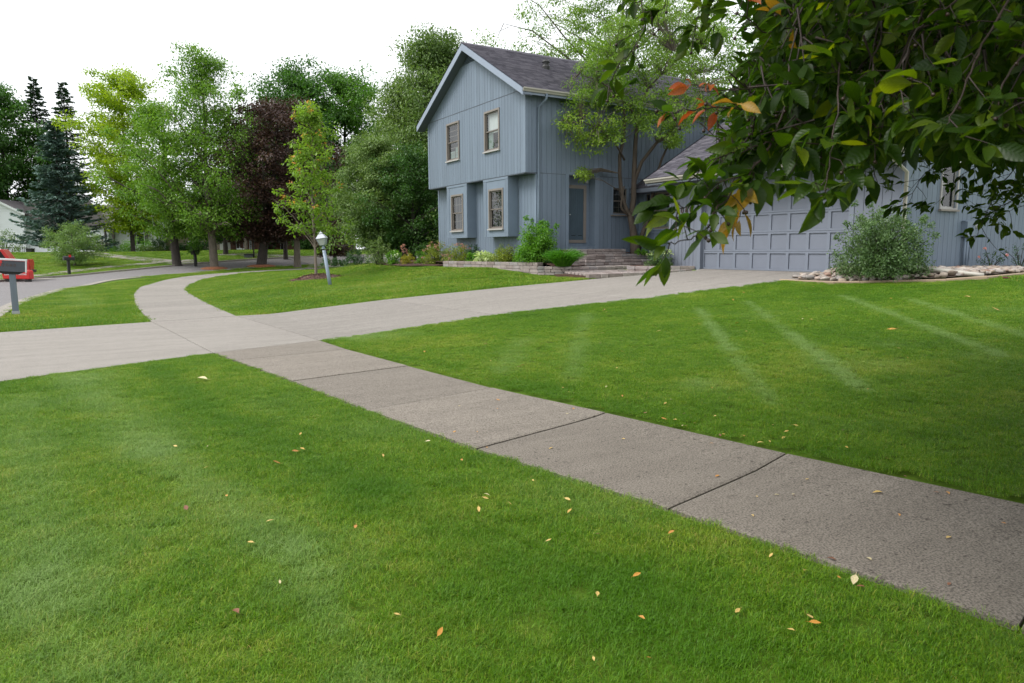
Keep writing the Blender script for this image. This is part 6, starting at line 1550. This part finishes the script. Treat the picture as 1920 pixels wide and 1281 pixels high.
# leafy fill of the crown inside the visible mass
MASS = [(1440, -60), (1455, 50), (1440, 120), (1400, 180), (1400, 235), (1335, 285), (1370, 310), (1470, 290), (1540, 315), (1600, 310), (1640, 255), (1700, 240), (1770, 262), (1850, 285), (1990, 295), (1990, -60)]
mp_ = np.array(MASS, float); cnt = 0
while cnt < 1300:
    px, py = rng.uniform(1320, 1990), rng.uniform(-60, 350)
    if not inside(np.array([px]), np.array([py]), MASS)[0]: continue
    if py > 250 and rng.random() < .35: continue
    near = (px-1350)/640
    d = rng.uniform(1.55, 3.0) if rng.random() < .75 else rng.uniform(3.2, 4.6)
    c = unproj(px, py, d); e = c+rng.normal(0, .05, 3)+[0, 0, .06]
    TW.tube([c-cw, (c+e)/2-cw, e-cw], [.001, .002, .003], 4, cap=False)
    shoot(c, rng.normal(0, 1, 3)+[-.3, -.2, -.5], int(rng.integers(4, 8)), .062, 'g'); cnt += 1
    if rng.random() < .12: berries(c)
# small-looking leaves deeper in the visible mass, then the crown above and behind the picture
FP = []
while len(FP) < 3200:
    px, py = rng.uniform(1380, 1990), rng.uniform(-80, 330)
    if not inside(np.array([px]), np.array([py+18]), MASS)[0] or py > 250 and rng.random() < .55 or px < 1440 and rng.random() < .6: continue
    FP.append(unproj(px, py, rng.uniform(2.2, 5.2))-cw)
scatter_leaves('foliage', FP, .10, 9, .075, .5, leafmat('crabapple_foliage_shaded', [(.013, .038, .003), (.03, .066, .005), (.065, .108, .007)], .45, .45, .25, 1.2, 2.2, .8), ct, .9, .3, .6)  # darker foliage copy: shade inside the crown is put into its colour
FP = []
while len(FP) < 11500:
    q = unit(rng.normal(size=3))*rng.random()**.4*np.array([4.9, 4.9, 2.6])+np.array([5.3, .8, 3.9])
    v = Vector(q)-Vector((0, 0, EYE)); z = v.dot(f_)
    if v.length < 1.4 or q[2] < (1.5 if v.dot(r2) > 1.6 and np.hypot(q[0]-6.6, q[1]-.1) > 1.2 else 2.2): continue
    if z > .1:
        px, py = 960+1325.45*v.dot(r2)/z, 640.5-1325.45*v.dot(u2)/z
        if -120 < px < 2000 and -80 < py < 1400 and not (inside(np.array([px]), np.array([py]), MASS)[0] and py < 260): continue
    FP.append(q-cw)
scatter_leaves('foliage', FP, .16, 9, .09, .52, bpy.data.materials['crabapple_foliage_shaded'], ct, .9, .4, .5)
TW.build('branches', M['twig'], ct)['kind'] = 'stuff'
def app(l):
    v = Vector(l[0]+l[1]*l[3]*.5)-Vector((0, 0, EYE)); z = v.dot(f_)
    if z < .2: return 0
    px, py = 960+1325.45*v.dot(r2)/z, 640.5-1325.45*v.dot(u2)/z
    return (l[3]/z) if (0 < px < 1920 and 0 < py < 700) else 0
order = sorted(range(len(LEAVES)), key=lambda i: -app(LEAVES[i]))
def leaf_matrix(l):
    p, a, nn, L, k = l
    s = np.cross(nn, a); s = s/np.linalg.norm(s); n2 = np.cross(a, s)
    return Matrix(((a[0]*L, s[0]*L, n2[0]*L, p[0]), (a[1]*L, s[1]*L, n2[1]*L, p[1]), (a[2]*L, s[2]*L, n2[2]*L, p[2]), (0, 0, 0, 1)))
colored = [i for i in range(len(LEAVES)) if LEAVES[i][4] != 'g']
single = set(order[:290-min(60, len(colored))])|set(sorted(colored, key=lambda i: -app(LEAVES[i]))[:60])
coinv = Matrix.Translation(-co)
for i in single:
    l = LEAVES[i]; me = {'g': G_ME, 'y': Y_ME, 'o': O_ME}[l[4]]
    o = bpy.data.objects.new('leaf', me[rng.integers(len(me))]); COL.objects.link(o); o.parent = ct; o.matrix_local = coinv @ leaf_matrix(l)
    if l[4] == 'o': o['label'] = 'orange-red young leaf'
    if l[4] == 'y': o['label'] = 'yellowed leaf'
base = {}
for k, ms_ in (('g', G_ME), ('y', Y_ME), ('o', O_ME)):
    for j, me in enumerate(ms_):
        base[(k, j)] = (np.array([v.co for v in me.vertices]), [t for p in me.polygons for t in ((p.vertices[0], p.vertices[1], p.vertices[2]), (p.vertices[0], p.vertices[2], p.vertices[3]))])
VV = {'g': [], 'y': [], 'o': []}; FF = {'g': [], 'y': [], 'o': []}; NB = {'g': 0, 'y': 0, 'o': 0}
for i, l in enumerate(LEAVES):
    if i in single: continue
    k = l[4]; v, f = base[(k, int(rng.integers(len({'g': G_ME, 'y': Y_ME, 'o': O_ME}[k]))))]
    m_ = np.array(coinv @ leaf_matrix(l)); VV[k].append(v@m_[:3, :3].T+m_[:3, 3]); FF[k].append(np.array(f)+NB[k]); NB[k] += len(v)
LFM = {}
for k, mat in (('g', leafmat('crabapple_foliage', [(.015, .042, .004), (.036, .076, .005), (.105, .15, .009)], .5, .45, .25, 1.2, 2.3, .8)), ('y', YL), ('o', OL)):  # lightest green foliage colour stands for leaves lit from behind
    if VV[k]:
        me = tri_mesh('foliage', np.concatenate(VV[k]), np.concatenate(FF[k])); me.polygons.foreach_set('use_smooth', [True]*len(me.polygons)); tag(link('foliage', me, mat, ct), kind='stuff')
bm = bmesh.new(); bmesh.ops.create_icosphere(bm, subdivisions=1, radius=.0048); bme = bpy.data.meshes.new('fruit'); bm.to_mesh(bme); bm.free(); bme.polygons.foreach_set('use_smooth', [True]*len(bme.polygons)); bme.materials.append(paint('dark_fruit', (.035, .018, .012), .35, .3, 40.))
for q in BERRY[:200]:
    o = bpy.data.objects.new('fruit', bme); COL.objects.link(o); o.location = Vector(q)-co; o.parent = ct

# ------------------------------------------------------------------ fallen leaves
def fl_mesh(mat, curl, bend): return leafshape('fallen_leaf', mat, curl, bend)
FLM = [bigleaf('fallen_leaf_yellow', [(0, (.50, .33, .08)), (1, (.62, .45, .16))], .15, (1, 1, .8)), bigleaf('fallen_leaf_orange', [(0, (.45, .20, .04)), (1, (.55, .28, .06))], .15, (1, 1, .8)), bigleaf('fallen_leaf_brown', [(0, (.16, .06, .03)), (1, (.25, .11, .05))], .1, (1, 1, .8)), bigleaf('fallen_leaf_pale', [(0, (.55, .47, .25)), (1, (.62, .55, .34))], .15, (1, 1, .8))]
FME = [[fl_mesh(m_, c, b_) for c, b_ in ((.3, .15), (.45, .3), (.2, -.2))] for m_ in FLM]
COLN = ['yellow', 'orange', 'reddish brown', 'pale straw-coloured']
def flabel(x, y, L, k, g_, v):
    sz = 'tiny' if L < .024 else 'small' if L < .034 else 'medium' if L < .05 else 'large'
    sh = ['flat', 'curled', 'arched'][v]
    if not g_: return f'{sz} {sh} {COLN[k]} leaf on the sidewalk slab ' + ('nearest the camera' if y < 2.1 else 'second from the camera' if y < 4 else 'third or farther along'), 'leaves fallen on the sidewalk'
    if x < 3.2:
        return f'{sz} {sh} {COLN[k]} leaf on the street-side lawn ' + ('near the bottom of the view' if y < 2.4 else 'halfway up to the driveway' if y < 4.4 else 'towards the driveway'), 'leaves fallen on the street-side lawn'
    if x < 5.35-.16*y: return f'{sz} {sh} {COLN[k]} leaf in the grass edge along the sidewalk, ' + ('nearer half' if y < 4 else 'farther half'), 'leaves along the sidewalk edge'
    return f'{sz} {sh} {COLN[k]} leaf on the striped lawn ' + ('close to the driveway' if y > 8.6 else 'close to the stone bed' if x > 10.5 else 'between the pale mower tracks' if x > 6.5 and y > 4 else 'in the shade of the crabapple' if y < 4 else 'towards the sidewalk'), 'leaves fallen on the striped lawn'
def fallen(x, y, L, k, label, group, on_grass=True, rz=None):
    v = int(rng.integers(3)); o = bpy.data.objects.new('fallen_leaf', FME[k][v]); COL.objects.link(o)
    z = h1(x, y)+(.026 if on_grass else .006)
    o.location = (x, y, z); o.scale = (L, L, L); o.rotation_euler = (rng.normal(0, .25 if on_grass else .08), rng.normal(0, .2 if on_grass else .05), rng.uniform(0, 6.28) if rz is None else rz)
    if label is None: label, group = flabel(x, y, L, k, on_grass, v)
    tag(o, label, 'leaf', group); return o
def isgrass(x, y): return not any(inside(np.array([x]), np.array([y]), p)[0] for p in KEEP_OUT)
big = [((2.91, 1.80, -0.00), .075, 3, 'largest pale yellow fallen leaf at the sidewalk edge'), ((1.79, 2.26, -0.00), .04, 0, None), ((1.83, 2.04, -0.00), .035, 1, None), ((2.41, 1.66, -0.00), .05, 0, None), ((2.27, 1.64, -0.00), .035, 0, None), ((2.30, 3.15, -0.00), .045, 0, None), ((1.92, 2.85, -0.00), .035, 0, None),
       ((1.96, 3.59, -0.00), .04, 0, None), ((2.01, 3.59, -0.00), .04, 3, None), ((1.07, 2.33, -0.00), .045, 1, None), ((1.17, 3.57, -0.00), .045, 1, None), ((2.04, 2.32, -0.00), .045, 1, None), ((2.75, 1.95, -0.00), .045, 0, None), ((4.07, 2.38, 0.02), .06, 0, None), ((3.16, 1.88, -0.00), .04, 3, None), ((3.85, 2.15, 0.00), .03, 1, None),
       ((0.42, 4.30, -0.00), .06, 2, None), ((0.81, 3.88, -0.00), .05, 0, None), ((0.45, 2.92, -0.00), .06, 2, None), ((1.09, 4.93, -0.00), .07, 1, None), ((1.28, 5.17, -0.00), .06, 1, None), ((0.65, 3.62, -0.00), .04, 0, None), ((4.28, 3.62, 0.03), .05, 1, None), ((4.78, 3.56, 0.07), .05, 0, None), ((4.18, 4.36, 0.03), .05, 1, None), ((4.49, 3.41, 0.05), .05, 0, None), ((4.58, 2.67, 0.05), .05, 0, None), ((9.27, 6.57, 0.39), .11, 2, None), ((9.28, 5.39, 0.39), .12, 1, None), ((12.73, 6.16, 0.64), .12, 0, None), ((11.44, 5.12, 0.55), .12, 1, None), ((1.15, 8.71, -0.00), .14, 3, 'pale green fallen leaf on the near lawn close to the driveway'), ((7.25, 7.83, 0.25), .08, 0, None)]
for p, L, k, lab in big:
    g_ = isgrass(p[0], p[1])
    if lab: fallen(p[0], p[1], L, k, lab, None, g_)
    else: fallen(p[0], p[1], L, k, None, None, g_)
cnt = 0
while cnt < 135:
    r = rng.random()
    if r < .45: x, y = rng.uniform(.3, 4.6), rng.uniform(1.4, 6)
    elif r < .85: x, y = rng.uniform(4, 13.5), rng.uniform(2.5, 10.5)
    else: x, y = 4.35+rng.normal(0, .25), rng.uniform(1.8, 6)
    if x*.518+y*.855 < 2.2 or (x < 2 and y < 5 and rng.random() < .4): continue
    g_ = isgrass(x, y)
    if not g_ and not inside(np.array([x]), np.array([y]), WL+WR[::-1])[0]: continue
    if not g_ and rng.random() < .35: continue
    L = rng.uniform(.020, .050)*(1.6 if y > 6 else 1); k = int(rng.choice([0, 0, 1, 1, 2, 3])); fallen(x, y, L, k, None, None, g_); cnt += 1
